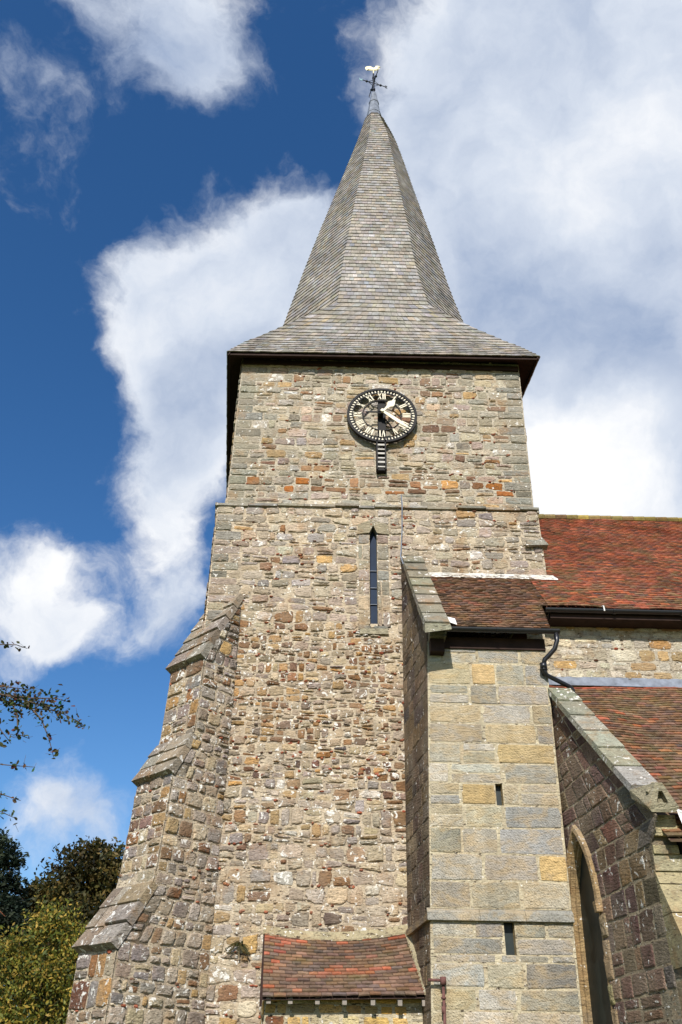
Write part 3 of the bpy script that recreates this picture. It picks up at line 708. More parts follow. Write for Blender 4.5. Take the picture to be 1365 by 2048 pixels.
def gutter(mb, x0, x1, y, z, r=.06, brk=.9):
    n = 8; P0 = [(y-r*cos(pi*k/n), z-r*sin(pi*k/n)) for k in range(n+1)]
    P1 = [(y-(r-.008)*cos(pi*k/n), z-(r-.008)*sin(pi*k/n)) for k in range(n, -1, -1)]
    pr_ = P0+P1; m = len(pr_)
    mb.add([(x0, a, b) for a, b in pr_]+[(x1, a, b) for a, b in pr_], [(i, (i+1) % m, m+(i+1) % m, m+i) for i in range(m)])
    mb.add([(x0, a, b) for a, b in P0]+[(x1, a, b) for a, b in P0], [tuple(range(n+1)), tuple(range(n+1, 2*n+2))])
    x = x0+brk
    while x < x1-.1:
        P2 = [(y-(r+.014)*cos(pi*k/n), z-(r+.014)*sin(pi*k/n)) for k in range(n+1)]
        mb.add([(x, a, b) for a, b in P2]+[(x+.05, a, b) for a, b in P2]+[(x, y, z), (x+.05, y, z)], [(i, i+1, n+2+i, n+1+i) for i in range(n)]+[tuple(range(n+1)), tuple(range(n+1, 2*n+2))]); x += brk
gutter(mb, 1.95, 4.19, 13.72, 8.50, .068, 1.1)
mb.build('gutter', M_IRON, turret)
mb = MB()           # white lime fillet where the turret roof meets the tower
mb.hexa([(2.12, 15.64, 10.66), (4.92, 15.64, 10.66), (4.92, 15.83, 10.8), (2.12, 15.83, 10.8)], [(2.12, 15.66, 10.70), (4.92, 15.66, 10.70), (4.86, 15.79, 10.86), (2.12, 15.79, 10.86)], (1, 1, 1, 0))
mb.build('lime_fillet', mortar_mat('white lime', srgb(226, 224, 216), srgb(196, 190, 174)), turret)

# ---- swan neck rainwater pipe
mb = MB()
mb.tube([(4.13, 13.72, 8.46), (4.13, 13.73, 8.30), (4.08, 13.76, 8.16), (3.98, 13.82, 8.06), (3.90, 13.86, 7.99), (3.87, 13.88, 7.88)], .043, 10)
mb.tube([(3.87, 13.88, 7.93), (3.87, 13.885, 7.83)], .062, 10); mb.tube([(3.87, 13.885, 7.815), (3.87, 13.885, 7.80)], .068, 10)
mb.tube([(3.87, 13.885, 7.85), (3.88, 13.89, 7.78), (3.92, 13.92, 7.72), (4.36, 14.16, 7.62), (4.42, 14.18, 7.57), (4.43, 14.18, 7.42)], .04, 10)
mb.tube([(4.43, 14.18, 7.47), (4.43, 14.18, 7.37)], .058, 10)
mb.tube([(4.43, 14.18, 7.4), (4.44, 14.16, 7.3)], .04, 10)
mb.box((3.85, 13.9, 7.74), (3.9, 14.0, 7.84))
pipe = mb.build('rainwater_pipe', M_IRON, None, True)
tag(pipe, 'black swan neck rainwater pipe bending from turret gutter down to aisle coping', 'drainpipe')

# ---- nave wall, gutter
mb = MB()
masonry(mb, lambda u, v: V(u, 14.88, v), S_, lambda v: [(3.9, 17)], 7.6, 9.46, PAL_NAVE, (.13, .26), (.22, .6), gap=.024, depth=(.006, .02), rnd=.12, seed=41, chips=.12, split=.2)
nwall = mb.build('nave_wall', [M_STONE, M_MORT], church)
mb = MB(); masonry(mb, lambda u, v: V(17.0, 14.9+u, v), V(1, 0, 0), lambda v: [(0, 9.1)] if v < 9.4 else [((v-9.4)/SL*.98, 9.1-(v-9.4)/SL*.98)], 0, 14.4, PAL_NAVE, (.25, .35), (.4, .8), seed=42)
mb.build('gable_wall', [M_STONE, M_MORT], church)
mb = MB(); gutter(mb, 4.2, 17, 14.43, 9.31, .065, 1.3); mb.build('gutter', M_IRON, nwall)
mb = MB(); mb.box((4.3, 14.50, 9.16), (17, 14.875, 9.30)); mb.build('eave_board', M_WOOD, nwall)
mb = MB(); mb.tube([(5.32, 14.36, 9.26), (5.32, 14.37, 9.37), (5.32, 14.44, 9.40)], .014, 6); mb.build('gutter_clip', M_LEADW, nwall)

# ---- aisle
AW = lambda t, v: V(3.99+(.032*(min(v, 6.75)-3.0)-.12)*(1-min(1, max(0, t/2.6)))+K*t, 14.0-t, v)
a_, H_, SP, TC = .50, 1.08, 3.86, .37
Ra = (H_**2+a_**2)/(2*a_)
def arch_hw(v, off=0):
    a, H = a_+off, H_+off*1.25; R = (H*H+a*a)/(2*a)
    if v <= SP: return a
    if v >= SP+H: return -1
    return sqrt(max(0, R*R-(v-SP)**2))-(R-a)
def tmax(v): 
    if v > 4.5: return 14-(10.93+(v-4.5)/.951)
    return 2.72
def iv_ais(v):
    w = arch_hw(v, .03); tm = tmax(v)
    if w > 0: return [(x, y) for x, y in ((-.95, TC-w), (TC+w, tm)) if y-x > .02]
    return [(-.95, tm)] if tm > .05 else []
mb = MB()
masonry(mb, AW, NW_, iv_ais, 0, 7.35, PAL_WEST, (.24, .42), (.30, .64), gap=.016, depth=(.002, .016), rnd=.03, seed=51, split=.12, wav=.008, jag=.05, quoin=((.42, .24), [(5, (112, 108, 100), 0), (4, (124, 116, 100), 0)], -9, 2.5), lichf=lambda u, v: .05)
aisle = tag(mb.build('aisle_wall', [M_DARKASH, mortar_mat('buff pointing', srgb(168, 154, 128), srgb(140, 126, 106))], church), 'rough reddish brown end wall of the aisle with pointed window')
def arch_pts(off, depth, n=14):
    a, H = a_+off, H_+off*1.25; R = (H*H+a*a)/(2*a); pts = []
    for z in (0.6, 1.8, SP-.6): pts.append((-a, z))
    A = math.asin(H/R)
    for i in range(n+1):
        w = A*i/n; pts.append((-(R*cos(w)-(R-a)), SP+R*sin(w)))
    pts += [(-x, z) for x, z in pts[::-1][1:]]
    return [AW(TC+x, z)-NW_*depth for x, z in pts]
def loft(mb, prof, col, mi=0):
    rings = [arch_pts(o, d) for o, d in prof]; n = len(rings[0])
    for A, B in zip(rings[:-1], rings[1:]):
        mb.add(A+B, [(i, i+1, n+i+1, n+i) for i in range(n-1)], col, mi)
mb = MB()
loft(mb, [(.05, -.012), (.0, -.012), (-.02, .02), (-.02, .05), (-.05, .06), (-.05, .14)], (*srgb(154, 130, 92), 0))
loft(mb, [(.30, .006), (.0, .006)], (*srgb(120, 104, 90), 0))
win = mb.build('window_surround', M_STONE, aisle)
mb = MB()
rg_ = [p for p in arch_pts(-.045, .12)]
mb.add(rg_, [tuple(range(len(rg_)))]); mb.build('glass', M_GLASSD, aisle)  # pane set shallow; its dark colour stands in for the recess's deep shadow
mb = MB()       # hood mould ending in a small stop on the right
def hood(off0, off1, d0, d1):
    A = arch_pts(off0, d0)[3:-3]; B = arch_pts(off1, d1)[3:-3]; n = len(A); return A+B, [(i, i+1, n+i+1, n+i) for i in range(n-1)]
for o in ((.03, .05, .0, -.07), (.05, .11, -.07, -.06), (.11, .13, -.06, .0)):
    v_, f_ = hood(*o); mb.add(v_, f_, (*srgb(158, 132, 94), .15))
p = AW(TC+a_+.09, SP-.04); mb.hexa([p+V(-.09, -.05, -.07), p+V(.02, -.05, -.07), p+V(.02, .06, -.07), p+V(-.09, .06, -.07)], [p+V(-.10, -.06, .07), p+V(.02, -.06, .07), p+V(.02, .07, .07), p+V(-.10, .07, .07)], (*srgb(170, 140, 100), 0))
rgj = np.random.default_rng(2); zz = .2
while zz < SP-.12:
    h = min(rgj.uniform(.28, .55), SP-.12-zz); w = rgj.uniform(.10, .22)
    stone(mb, AW, NW_, ((TC+a_+.0, zz), (TC+a_+w, zz), (TC+a_+w, zz+h), (TC+a_+.0, zz+h)), .008, .03, .03, (*srgb(140+rgj.normal()*8, 114+rgj.normal()*6, 86), .05), rgj, .02); zz += h
mb.build('hood_mould', M_STONE, aisle)
# aisle roof
SA = .951; nA = unit(V(0, -SA, 1)); dza = .1*SA/sqrt(1+SA*SA)
def ya(z): return 14.86+(z-7.93)/SA
def acol(rg, p):
    if p[2] > 7.78: return pick([(1, (156, 82, 60), 0), (1, (134, 78, 60), 0)], rg)
    return pick(soft([(w, c, 0) for w, c in (T_MOSS if rg.random() < .6 else T_BRN)], .3, (122, 90, 66)), rg, .07)
rows = []; z = 4.33
while z < 7.90:
    y, y2 = ya(z), ya(z+dza)
    rows.append(((4.12+K*(14-y), y, z), (14, y, z), (4.12+K*(14-y2), y2, z+dza), (14, y2, z+dza), nA)); z += dza
mb = MB(); slab_rows(mb, rows, .165, .020, acol, 301, .012, .004, wj=.3, slip=.012)
warp(mb, lambda p: p+nA*.016*(sin(p[0]*2.1+p[2]*1.7)+.7*sin(p[0]*5.1-p[2]*2.4)))
mb.add([(4.40, 11.05, 4.25), (14, 11.05, 4.28), (14, 14.86, 7.89), (4.1, 14.86, 7.89)], [(0, 1, 2, 3)], (*srgb(70, 50, 42), 0))
aroof = tag(mb.build('aisle_roof', M_TILEM, church), 'mossy brown tiled lean-to roof of the aisle')
mb = MB(); mb.hexa([(4.0, 14.80, 7.92), (14, 14.80, 7.92), (14, 14.87, 7.96), (4.0, 14.87, 7.96)], [(4.0, 14.84, 8.0), (14, 14.84, 8.0), (14, 14.87, 8.12), (4.0, 14.87, 8.12)]); mb.build('lead_flashing', M_LEAD, aroof)
# aisle coping with its gabled kneeler
nK = nA
coping_run('coping', V(3.905, 14.016, 7.52)-nK*.08, V(4.14, 11.40, 5.03)-nK*.08, V(.43, 0, 0), nK, .08, 6, M_STONE, aisle, [(10, (156, 156, 142), 0), (10, (146, 146, 124), 0), (5, (166, 164, 150), 0)], lip=.022)
mb = MB()
xa, xb, yk = 4.165, 4.57, 10.98
zb, zk, zt = 4.60, 4.70, 4.97; xm_ = (xa+xb)/2
ck = (*srgb(150, 144, 118), 0)
fr = [(xa, yk, zb+.06), (xa+.05, yk+.03, zb), (xb-.05, yk+.03, zb), (xb, yk, zb+.06), (xm_+.04, yk, zt), (xm_-.04, yk, zt)]
bk = [(xa-.035, yk+.45, zb+.40), (xa-.03, yk+.45, zb+.28), (xb-.03, yk+.45, zb+.28), (xb-.03, yk+.45, zb+.47), (xm_+.01, yk+.50, zt+.03), (xm_-.07, yk+.50, zt+.03)]
n = 6
mb.add(fr+bk, [(i, (i+1) % n, n+(i+1) % n, n+i) for i in range(n)], ck)
tri = [(xm_-.075, yk, zb+.11), (xm_+.075, yk, zb+.11), (xm_+.025, yk, zb+.26), (xm_-.025, yk, zb+.26)]
tri2 = [(x, yk+.10, z) for x, y, z in tri]
mb.add(fr+tri, [(0, 1, 2, 3, 7, 6), (3, 4, 8, 7), (4, 5, 9, 8), (5, 0, 6, 9)], ck)
mb.add(tri+tri2, [(0, 1, 5, 4), (1, 2, 6, 5), (2, 3, 7, 6), (3, 0, 4, 7), (4, 5, 6, 7)], ck)
mb.tube([(xm_-.16, yk+.05, zt-.12), (xm_-.02, yk+.14, zt+.03)], .022, 6, ck)
mb.build('kneeler', M_STONE, aisle)
mb = MB()
ca = (*srgb(178, 166, 126), 0)
mb.box((4.235, 11.20, 4.36), (4.58, 11.7, 4.615), ca)
mb.box((4.235, 11.27, 4.255), (4.56, 11.7, 4.357), (*srgb(120, 110, 90), 0))  # recessed filler coloured darker to paint the shadow gap between the corbel stones
mb.box((4.235, 11.24, 4.15), (4.56, 11.7, 4.252), ca)
mb.box((4.228, 11.27, 3.95), (4.60, 11.7, 4.147), (*srgb(170, 162, 130), 0))
mb.build('corbel_stones', M_STONE, aisle)
mb = MB(); mb.add([(4.58, 11.1, 4.64), (4.66, 11.06, 4.62), (4.95, 11.02, 4.33), (4.60, 11.0, 4.33), (4.60, 11.4, 4.80), (4.80, 11.4, 4.72)], [(0, 1, 2, 3), (0, 4, 5, 1), (1, 5, 2)]); mb.build('lead_flashing', M_LEADW, aisle)
mb = MB()
masonry(mb, lambda u, v: V(u, 11.38, v), S_, lambda v: [(4.24, 14)], 0, 4.48, PAL_ASH, (.25, .35), (.35, .8), gap=.02, depth=(.004, .014), rnd=.04, seed=53)
mb.build('aisle_front_wall', [M_STONE, M_MORTP], aisle)
mb = MB(); gutter(mb, 4.62, 14, 11.02, 4.25, .06, 1.4); mb.build('gutter', M_IRON, aisle)
mb = MB(); mb.box((4.60, 11.09, 4.10), (14, 11.37, 4.34)); mb.build('eave_board', M_WOOD, aisle)
# aisle buttress
mb = MB()
def LB(v):      # projection in front of y=11.40
    if v > 4.07: return 0
    if v > 2.85: return (4.07-v)/1.63
    return .75
masonry(mb, lambda u, v: V(4.225+K*u*.6, 11.42-u, v), NW_, lambda v: [(0, max(.0, LB(v)))] if LB(v) > .05 else [], 0, 4.0, [(5, (112, 104, 92), 0), (5, (124, 110, 92), 0)], (.28, .4), (.5, .9), gap=.012, depth=(.002, .008), rnd=.03, seed=54, jag=.01)
for z0, z1 in ((2.85, 3.42), (3.43, 3.78), (3.79, 4.12)):
    y0, y1 = 11.40-LB(z0)-.02, 11.40-LB(z1)-.0
    mb.hexa([(4.222, y0, z0), (4.95, y0, z0), (4.95, 11.5, z0), (4.222, 11.5, z0)], [(4.222, y1, z1), (4.95, y1, z1), (4.95, 11.5, z1), (4.222, 11.5, z1)], (*srgb(172, 160, 122), 0))
masonry(mb, lambda u, v: V(u, 10.67, v), S_, lambda v: [(4.28, 4.95)], 0, 2.85, PAL_ASH, (.28, .4), (.3, .6), gap=.012, depth=(.002, .01), rnd=.03, seed=55, jag=.02)
mb.build('aisle_buttress', [M_STONE, M_MORTP], aisle)

# ---- diagonal corner buttress
Jb = V(-1.77, 15.80, 0); dB = V(-.7071, -.7071, 0); wB = V(-.7071, .7071, 0); WB = 1.06
def LBt(v):
    T = [(0, 1.90), (3.42, 1.82), (3.45, 1.82), (4.35, 1.31), (4.36, 1.30), (6.2, 1.19), (6.25, 1.19), (6.95, .85), (6.96, .84), (8.55, .79), (8.6, .79), (10.2, .0), (20, 0)]
    return float(np.interp(v, [a for a, b in T], [b for a, b in T]))
STG = ((0, 3.44, 61), (4.30, 6.22, 62), (6.90, 8.58, 63))
mb = MB()
for i, (a, b, sd) in enumerate(STG):
    QB = PAL_BUT
    masonry(mb, lambda u, v: Jb+dB*(LBt(v)-.0)+wB*u+V(0, 0, v), -unit(V(.7071, .7071, 0)), lambda v: [(0, WB)], a, b, PAL_BUT, (.20, .36) if i else (.25, .5), (.28, .6), gap=.020, depth=(.008, .034), rnd=.09, seed=sd, lichf=lambda u, v: .10, jag=.08, chips=.2, split=.15)
masonry(mb, lambda u, v: Jb+dB*u+V(0, 0, v), V(.7071, -.7071, 0), lambda v: [(0, LBt(v)-.01)] if LBt(v) > .1 else [], 0, 10.1, PAL_BUT[:4]+PAL_LOW[:5], (.15, .30), (.18, .42), gap=.026, depth=(.006, .040), rnd=.09, seed=65, jag=.09, lichf=lambda u, v: .10, chips=.2, split=.2)
masonry(mb, lambda u, v: Jb+wB*WB+dB*u+V(0, 0, v), V(-.7071, .7071, 0), lambda v: [(0, LBt(v)-.01)] if LBt(v) > .1 else [], 0, 10.1, PAL_BUT, (.2, .34), (.25, .5), gap=.03, depth=(.01, .03), rnd=.1, seed=66)
butt = tag(mb.build('corner_buttress', [M_STONE, M_MORTL], church), 'stepped diagonal buttress of brown and grey stone at the left tower corner')
def weather(z0, L0, z1, L1, n, seed):
    s = unit(dB*(L0-L1)+V(0, 0, z0-z1)); nn = unit(dB*(z1-z0)+V(0, 0, L0-L1)); rg = np.random.default_rng(seed)
    mb = MB(); a = Jb+dB*L1+V(0, 0, z1)+wB*-.03; b = Jb+dB*L0+V(0, 0, z0)+wB*-.03
    b = b+s*.10
    for i in range(n):
        t = [0]+sorted([rg.uniform(.3, .7)])+[1]
        if rg.random() < .4: t = [0, rg.uniform(.35, .6), rg.uniform(.68, .8), 1]
        for q0, q1 in zip(t[:-1], t[1:]):
            p = a+(b-a)*i/n+wB*(WB+.06)*q0+nn*rg.normal()*.006; q = a+(b-a)*(i+1)/n+wB*(WB+.06)*q0
            wv = wB*((WB+.06)*(q1-q0)-.012); e = s*rg.normal()*.015
            lo = [p-nn*.10, p+wv-nn*.10, q+wv+e-nn*.10, q+e-nn*.10]
            ro_ = .022+rg.random()*.02
            hi = [p+nn*.03, p+wv+nn*.03, q+wv+e+nn*(.03+ro_), q+e+nn*(.03+ro_)]
            mb.hexa(lo, hi, (*pick([(5, (140, 132, 116), .2), (5, (150, 138, 122), .25), (3, (128, 116, 104), .15)], rg)[:3], .22))
    # solid core under the slabs
    A, B = Jb+dB*(L1-.05)+V(0, 0, z1-.02), Jb+dB*(L0-.02)+V(0, 0, z0-.0)
    mb.hexa([A+V(0, 0, z0-z1), B+V(0, 0, 0), B+wB*WB, A+wB*WB+V(0, 0, z0-z1)], [A, B+V(0, 0, .02), B+wB*WB+V(0, 0, .02), A+wB*WB], (*srgb(120, 112, 98), 0))
    return mb.build('weathering', M_STONE, butt)
weather(8.62, .83, 10.2, .05, 5, 1); weather(6.28, 1.22, 6.98, .86, 3, 2); weather(3.48, 1.86, 4.38, 1.32, 3, 3)

# ---- lean-to against the tower foot
def warp(mb, f):
    for i, v in enumerate(mb.v): mb.v[i] = np.array([f(p) for p in v])
mb = MB(); rows = []; NRW = 18
nL = unit(V(0, -.75, 1))
for i in range(NRW):
    t, t2 = i/NRW, (i+1)/NRW
    y, y2 = 14.38+1.42*t, 14.38+1.42*t2; z, z2 = 2.74+1.06*t, 2.74+1.06*t2
    rows.append(((-.80-.10*t, y, z), (1.655-.15*t, y, z+.06), (-.80-.10*t2, y2, z2), (1.655-.15*t2, y2, z2+.06), nL))
def leancol(rg, p):
    band = p[0] > .1 and 3.08 < p[2]-.03*p[0] < 3.20
    if band and rg.random() < .4 or (p[2] > 3.62 and rg.random() < .3): return pick([(1, (158, 92, 66), 0), (1, (146, 94, 72), 0)], rg)
    if p[0] < -.6 and rg.random() < .35: return pick([(1, (146, 84, 62), 0)], rg)
    return pick(soft([(w, c, 0) for w, c in T_LEAN], .3, (120, 94, 74)), rg, .07)
slab_rows(mb, rows, .172, .022, leancol, 401, .014, .003, wj=.3, slip=.015)
for i in range(10):
    for j in range(6):
        q = [(i/10, j/6), ((i+1)/10, j/6), ((i+1)/10, (j+1)/6), (i/10, (j+1)/6)]
        mb.add([(-.80-.10*t+(2.44-.05*t)*s, 14.40+1.40*t, 2.70+.06*s+1.05*t) for s, t in q], [(0, 1, 2, 3)], (*srgb(60, 46, 40), 0))
def sagf(p):
    q = np.array(p); s = (p[0]+.85)/2.4; q[2] -= max(0, 4*s*(1-s))*.12*max(0, min(1, (p[1]-14.38)/1.42))**1.0; return q
warp(mb, sagf)
lroof = mb.build('lean_to_roof', M_TILE, church)
mb = MB(); n = 14
for i in range(n):
    s0, s1 = i/n, (i+1)/n
    def zt_(s): return 3.82+.06*s-4*s*(1-s)*.12
    x0_, x1_ = -.92+2.46*s0, -.92+2.46*s1
    mb.hexa([(x0_, 15.70, zt_(s0)-.06), (x1_, 15.70, zt_(s1)-.06), (x1_, 15.84, zt_(s1)-.06), (x0_, 15.84, zt_(s0)-.06)], [(x0_, 15.70, zt_(s0)-.03), (x1_, 15.70, zt_(s1)-.03), (x1_, 15.775, zt_(s1)+.09), (x0_, 15.775, zt_(s0)+.09)])
for i in range(10):
    t, t2 = i/10, (i+1)/10
    p, q = V(1.66-.15*t, 14.36+1.42*t, 2.80+1.06*t), V(1.66-.15*t2, 14.36+1.42*t2, 2.80+1.06*t2)
    mb.hexa([p+V(-.07, 0, 0), p+V(.04, 0, 0), q+V(.04, 0, 0), q+V(-.07, 0, 0)], [p+V(-.05, 0, .035), p+V(.02, 0, .12), q+V(.02, 0, .12), q+V(-.05, 0, .035)])
mb.build('mortar_fillet', M_FILLET, lroof)
mb = MB()
masonry(mb, lambda u, v: V(u, 14.64, v), S_, lambda v: [(-.78, 1.62)], 0, 2.78, PAL_YEL, (.14, .22), (.22, .5), gap=.024, depth=(.004, .016), rnd=.1, seed=71, jag=.04)
masonry(mb, lambda u, v: V(-.78-K*u, 14.64+u, v), NW_, lambda v: [(0, 1.2)], 0, 2.75, PAL_YEL, (.14, .22), (.22, .5), gap=.024, depth=(.004, .016), rnd=.1, seed=72)
lwall = mb.build('lean_to_wall', [M_STONE, M_MORTP], church)
M_RAF = plain('grey rafter', srgb(130, 122, 112), .8)
for x in (-.74, -.42, -.02, .38, .80, 1.20, 1.56):
    mb = MB(); mb.hexa([(x, 14.42, 2.66), (x+.065, 14.42, 2.66), (x+.065, 14.66, 2.84), (x, 14.66, 2.84)], [(x, 14.42, 2.73), (x+.065, 14.42, 2.73), (x+.065, 14.66, 2.92), (x, 14.66, 2.92)]); mb.build('rafter_end', M_RAF, lroof)
mb = MB(); mb.hexa([(-.84, 14.40, 2.62), (-.80, 14.40, 2.62), (-.86, 15.8, 3.68), (-.92, 15.8, 3.68)], [(-.84, 14.40, 2.74), (-.80, 14.40, 2.74), (-.86, 15.8, 3.80), (-.92, 15.8, 3.80)]); mb.build('verge_board', M_WOOD, lroof)

# ================================================================== CLOCK
ck_ = empty('tower_clock', (1.24, 15.95, 15.17), 'black skeleton clock dial with cream roman numerals and hands on the belfry wall', 'clock')
CX, CY, CZ = 1.245, 15.83, 15.30
RO = .86
def annulus(mb, r0, r1, y0, y1, n=96, mi=0):
    vs = []
    for r, y in ((r0, y0), (r1, y0), (r1, y1), (r0, y1)):
        vs += [(CX+r*sin(2*pi*k/n), y, CZ+r*cos(2*pi*k/n)) for k in range(n)]
    fs = []
    for a in range(4):
        b = (a+1) % 4; fs += [(a*n+k, a*n+(k+1) % n, b*n+(k+1) % n, b*n+k) for k in range(n)]
    mb.add(vs, fs, (1, 1, 1, 0), mi)
mb = MB(); annulus(mb, .71, .80, CY, CY+.03); annulus(mb, .80, RO, CY-.03, CY+.06); annulus(mb, .462, .485, CY-.005, CY+.03)
for k in range(12):       # thin struts behind the numerals
    a = 2*pi*(k+.0)/12
    p, q = V(CX+.47*sin(a), CY+.03, CZ+.47*cos(a)), V(CX+.74*sin(a), CY+.03, CZ+.74*cos(a)); mb.tube([p, q], .008, 4)
for k in range(4):        # stays to the wall
    a = pi/4+pi/2*k; mb.tube([(CX+.8*sin(a), CY+.04, CZ+.8*cos(a)), (CX+.8*sin(a), 16.0, CZ+.8*cos(a))], .014, 6)
def radial(mb, a, r0, r1, w0, w1, y, th=.006, mi=0):
    e = V(sin(a), 0, cos(a)); t = V(cos(a), 0, -sin(a)); c = V(CX, y, CZ)
    P = [c+e*r0-t*w0, c+e*r0+t*w0, c+e*r1+t*w1, c+e*r1-t*w1]
    mb.hexa([p for p in P], [p+V(0, th, 0) for p in P], (1, 1, 1, 0), mi)
for k in range(60):
    a = 2*pi*k/60
    if k % 5 == 0: radial(mb, a, .733, .797, .004, .034, CY-.008, .012, 1)
    else: radial(mb, a, .733, .793, .012, .015, CY-.008, .012, 1)
dial = mb.build('dial_ring', [M_BLACK, M_WHITE], ck_)
RN = ['XII', 'I', 'II', 'III', 'IIII', 'V', 'VI', 'VII', 'VIII', 'IX', 'X', 'XI']
h0, h1 = .495, .705
def stroke(mb, a, u0, u1, w, r0=h0, r1=h1):
    e = V(sin(a), 0, cos(a)); t = V(cos(a), 0, -sin(a)); c = V(CX, CY-.022, CZ)
    P = [c+e*r0+t*(u0-w), c+e*r0+t*(u0+w), c+e*r1+t*(u1+w), c+e*r1+t*(u1-w)]
    mb.hexa(P, [p+V(0, .012, 0) for p in P])
def serif(mb, a, u, w):
    for r in (h0, h1-.012): stroke(mb, a, u, u, w, r, r+.012)
WD = {'I': .050, 'V': .115, 'X': .115}
for k, s in enumerate(RN):
    a = 2*pi*k/12; mb = MB(); tot_ = sum(WD[c] for c in s); sc_ = min(1, .215/tot_); u = -tot_*sc_/2
    for ch in s:
        w = WD[ch]*sc_; m = u+w/2
        if ch == 'I': stroke(mb, a, m, m, .013*sc_+.001); serif(mb, a, m, w*.46)
        if ch == 'V':
            stroke(mb, a, m, m-w*.30, .014*sc_); stroke(mb, a, m+.004, m+w*.32, .007)
            stroke(mb, a, m-w*.30, m-w*.30, w*.2, h1-.012, h1); stroke(mb, a, m+w*.32, m+w*.32, w*.18, h1-.012, h1)
        if ch == 'X':
            stroke(mb, a, m+w*.30, m-w*.30, .014*sc_); stroke(mb, a, m-w*.30, m+w*.30, .007)
            for sg in (-1, 1):
                stroke(mb, a, m+sg*w*.30, m+sg*w*.30, w*.18, h1-.012, h1); stroke(mb, a, m+sg*w*.30, m+sg*w*.30, w*.18, h0, h0+.012)
        u += w
    mb.build('numeral', M_WHITE, dial)
HY = CY-.15
def hand(name, ang, prof, y):
    mb = MB(); e = V(sin(ang), 0, cos(ang)); t = V(cos(ang), 0, -sin(ang)); c = V(CX, y, CZ)
    n = len(prof)
    P = [c+e*r+t*w for r, w in prof]+[c+e*r-t*w for r, w in prof[::-1]]
    vs = P+[p+V(0, .014, 0) for p in P]; m = len(P)
    fs = [(i, i+1, m-2-i, m-1-i) for i in range(n-1)]+[(m+i, m+i+1, 2*m-2-i, 2*m-1-i) for i in range(n-1)]+[(i, (i+1) % m, m+(i+1) % m, m+i) for i in range(m)]
    mb.add(vs, fs); return mb.build(name, M_WHITE, ck_)
hand('hour_hand', 2*pi*(1+21/60)/12, [(-.03, .03), (.05, .03), (.12, .024), (.24, .045), (.29, .085), (.34, .095), (.39, .07), (.43, .045), (.50, .004)], HY)
hand('minute_hand', 2*pi*21.6/60, [(-.05, .03), (.06, .032), (.3, .046), (.5, .05), (.66, .03), (.80, .018)], HY-.025)
mb = MB(); n = 20
mb.tube([(CX, HY-.05, CZ), (CX, HY+.02, CZ)], .042, n); mb.build('hand_boss', M_WHITE, ck_)
mb = MB(); mb.tube([(CX, HY, CZ), (CX, 16.0, CZ)], .03, 10); mb.box((CX-.40, HY+.02, CZ-.028), (CX-.02, HY+.04, CZ+.012)); mb.box((CX-.10, HY+.02, CZ-.05), (CX+.0, 16, CZ+.04))
mb.tube([(CX+.05, CY+.0, CZ-.08), (CX+.20, CY+.1, CZ-.22), (CX+.30, 15.95, CZ-.4)], .022, 6)
mb.tube([(CX-.08, CY+.1, CZ+.40), (CX-.08, CY+.1, CZ-.45)], .028, 6); mb.tube([(CX+.08, CY+.12, CZ+.40), (CX+.06, CY+.12, CZ-.7)], .02, 6)
mb.box((CX-.09, 15.88, CZ-.62), (CX+.09, 15.99, CZ+.50))
mb.build('motion_work', M_BLACK, ck_)

# ================================================================== WEATHER VANE
vx, vy = 1.45, 19.5
vane = empty('weather_vane', (vx, vy, 36.15), 'black iron weather vane with compass arms and gilded cockerel on the spire tip', 'weather vane')
mb = MB(); mb.tube([(vx, vy, 36.1), (vx, vy, 36.45), (vx, vy, 37.45), (vx, vy, 37.7)], [.055, .04, .04, .035], 10); mb.tube([(vx, vy, 36.4), (vx, vy, 36.5)], .07, 10); mb.tube([(vx, vy, 37.3), (vx, vy, 37.42)], .06, 10)
mb.build('spindle', M_IRON, vane)
mb = MB(); mb.tube([(vx, vy, 37.68), (vx, vy, 37.95)], .028, 8); gsp = mb.build('gilded_rod', M_GOLD, vane)
AA = atan2(-.14, -.52)
LET = {'W': [(-1, 1, -.5, -1), (-.5, -1, 0, .5), (0, .5, .5, -1), (.5, -1, 1, 1)], 'E': [(-.6, -1, -.6, 1), (-.6, 1, .7, 1), (-.6, 0, .5, 0), (-.6, -1, .7, -1)],
       'N': [(-.7, -1, -.7, 1), (-.7, 1, .7, -1), (.7, -1, .7, 1)], 'S': [(.7, .8, 0, 1), (0, 1, -.7, .6), (-.7, .6, .6, -.4), (.6, -.4, 0, -1), (0, -1, -.7, -.8)]}
for k, ch in enumerate('WSEN'):
    a = AA+k*pi/2; e = V(cos(a), sin(a), 0); c = V(vx, vy, 36.95)
    mb = MB(); mb.tube([c, c+e*.50], .019, 6)
    mb.tube([c+e*.25+V(0, 0, 0), c+e*.31, c+e*.37], [.02, .06, .02], 8)
    mb.tube([c+V(0, 0, .24), c+e*.20+V(0, 0, .05), c+e*.24], .012, 5); mb.tube([c+V(0, 0, -.24), c+e*.20+V(0, 0, -.05), c+e*.24], .012, 5)
    arm = mb.build('compass_arm', M_IRON, vane)
    mb = MB(); lc = c+e*.56; t = e if True else None
    for x0_, z0_, x1_, z1_ in LET[ch]:
        mb.tube([lc+t*(x0_*.07)+V(0, 0, z0_*.075), lc+t*(x1_*.07)+V(0, 0, z1_*.075)], .014, 5)
    mb.build('compass_letter', M_VERD if ch == 'W' else M_IRON, arm)
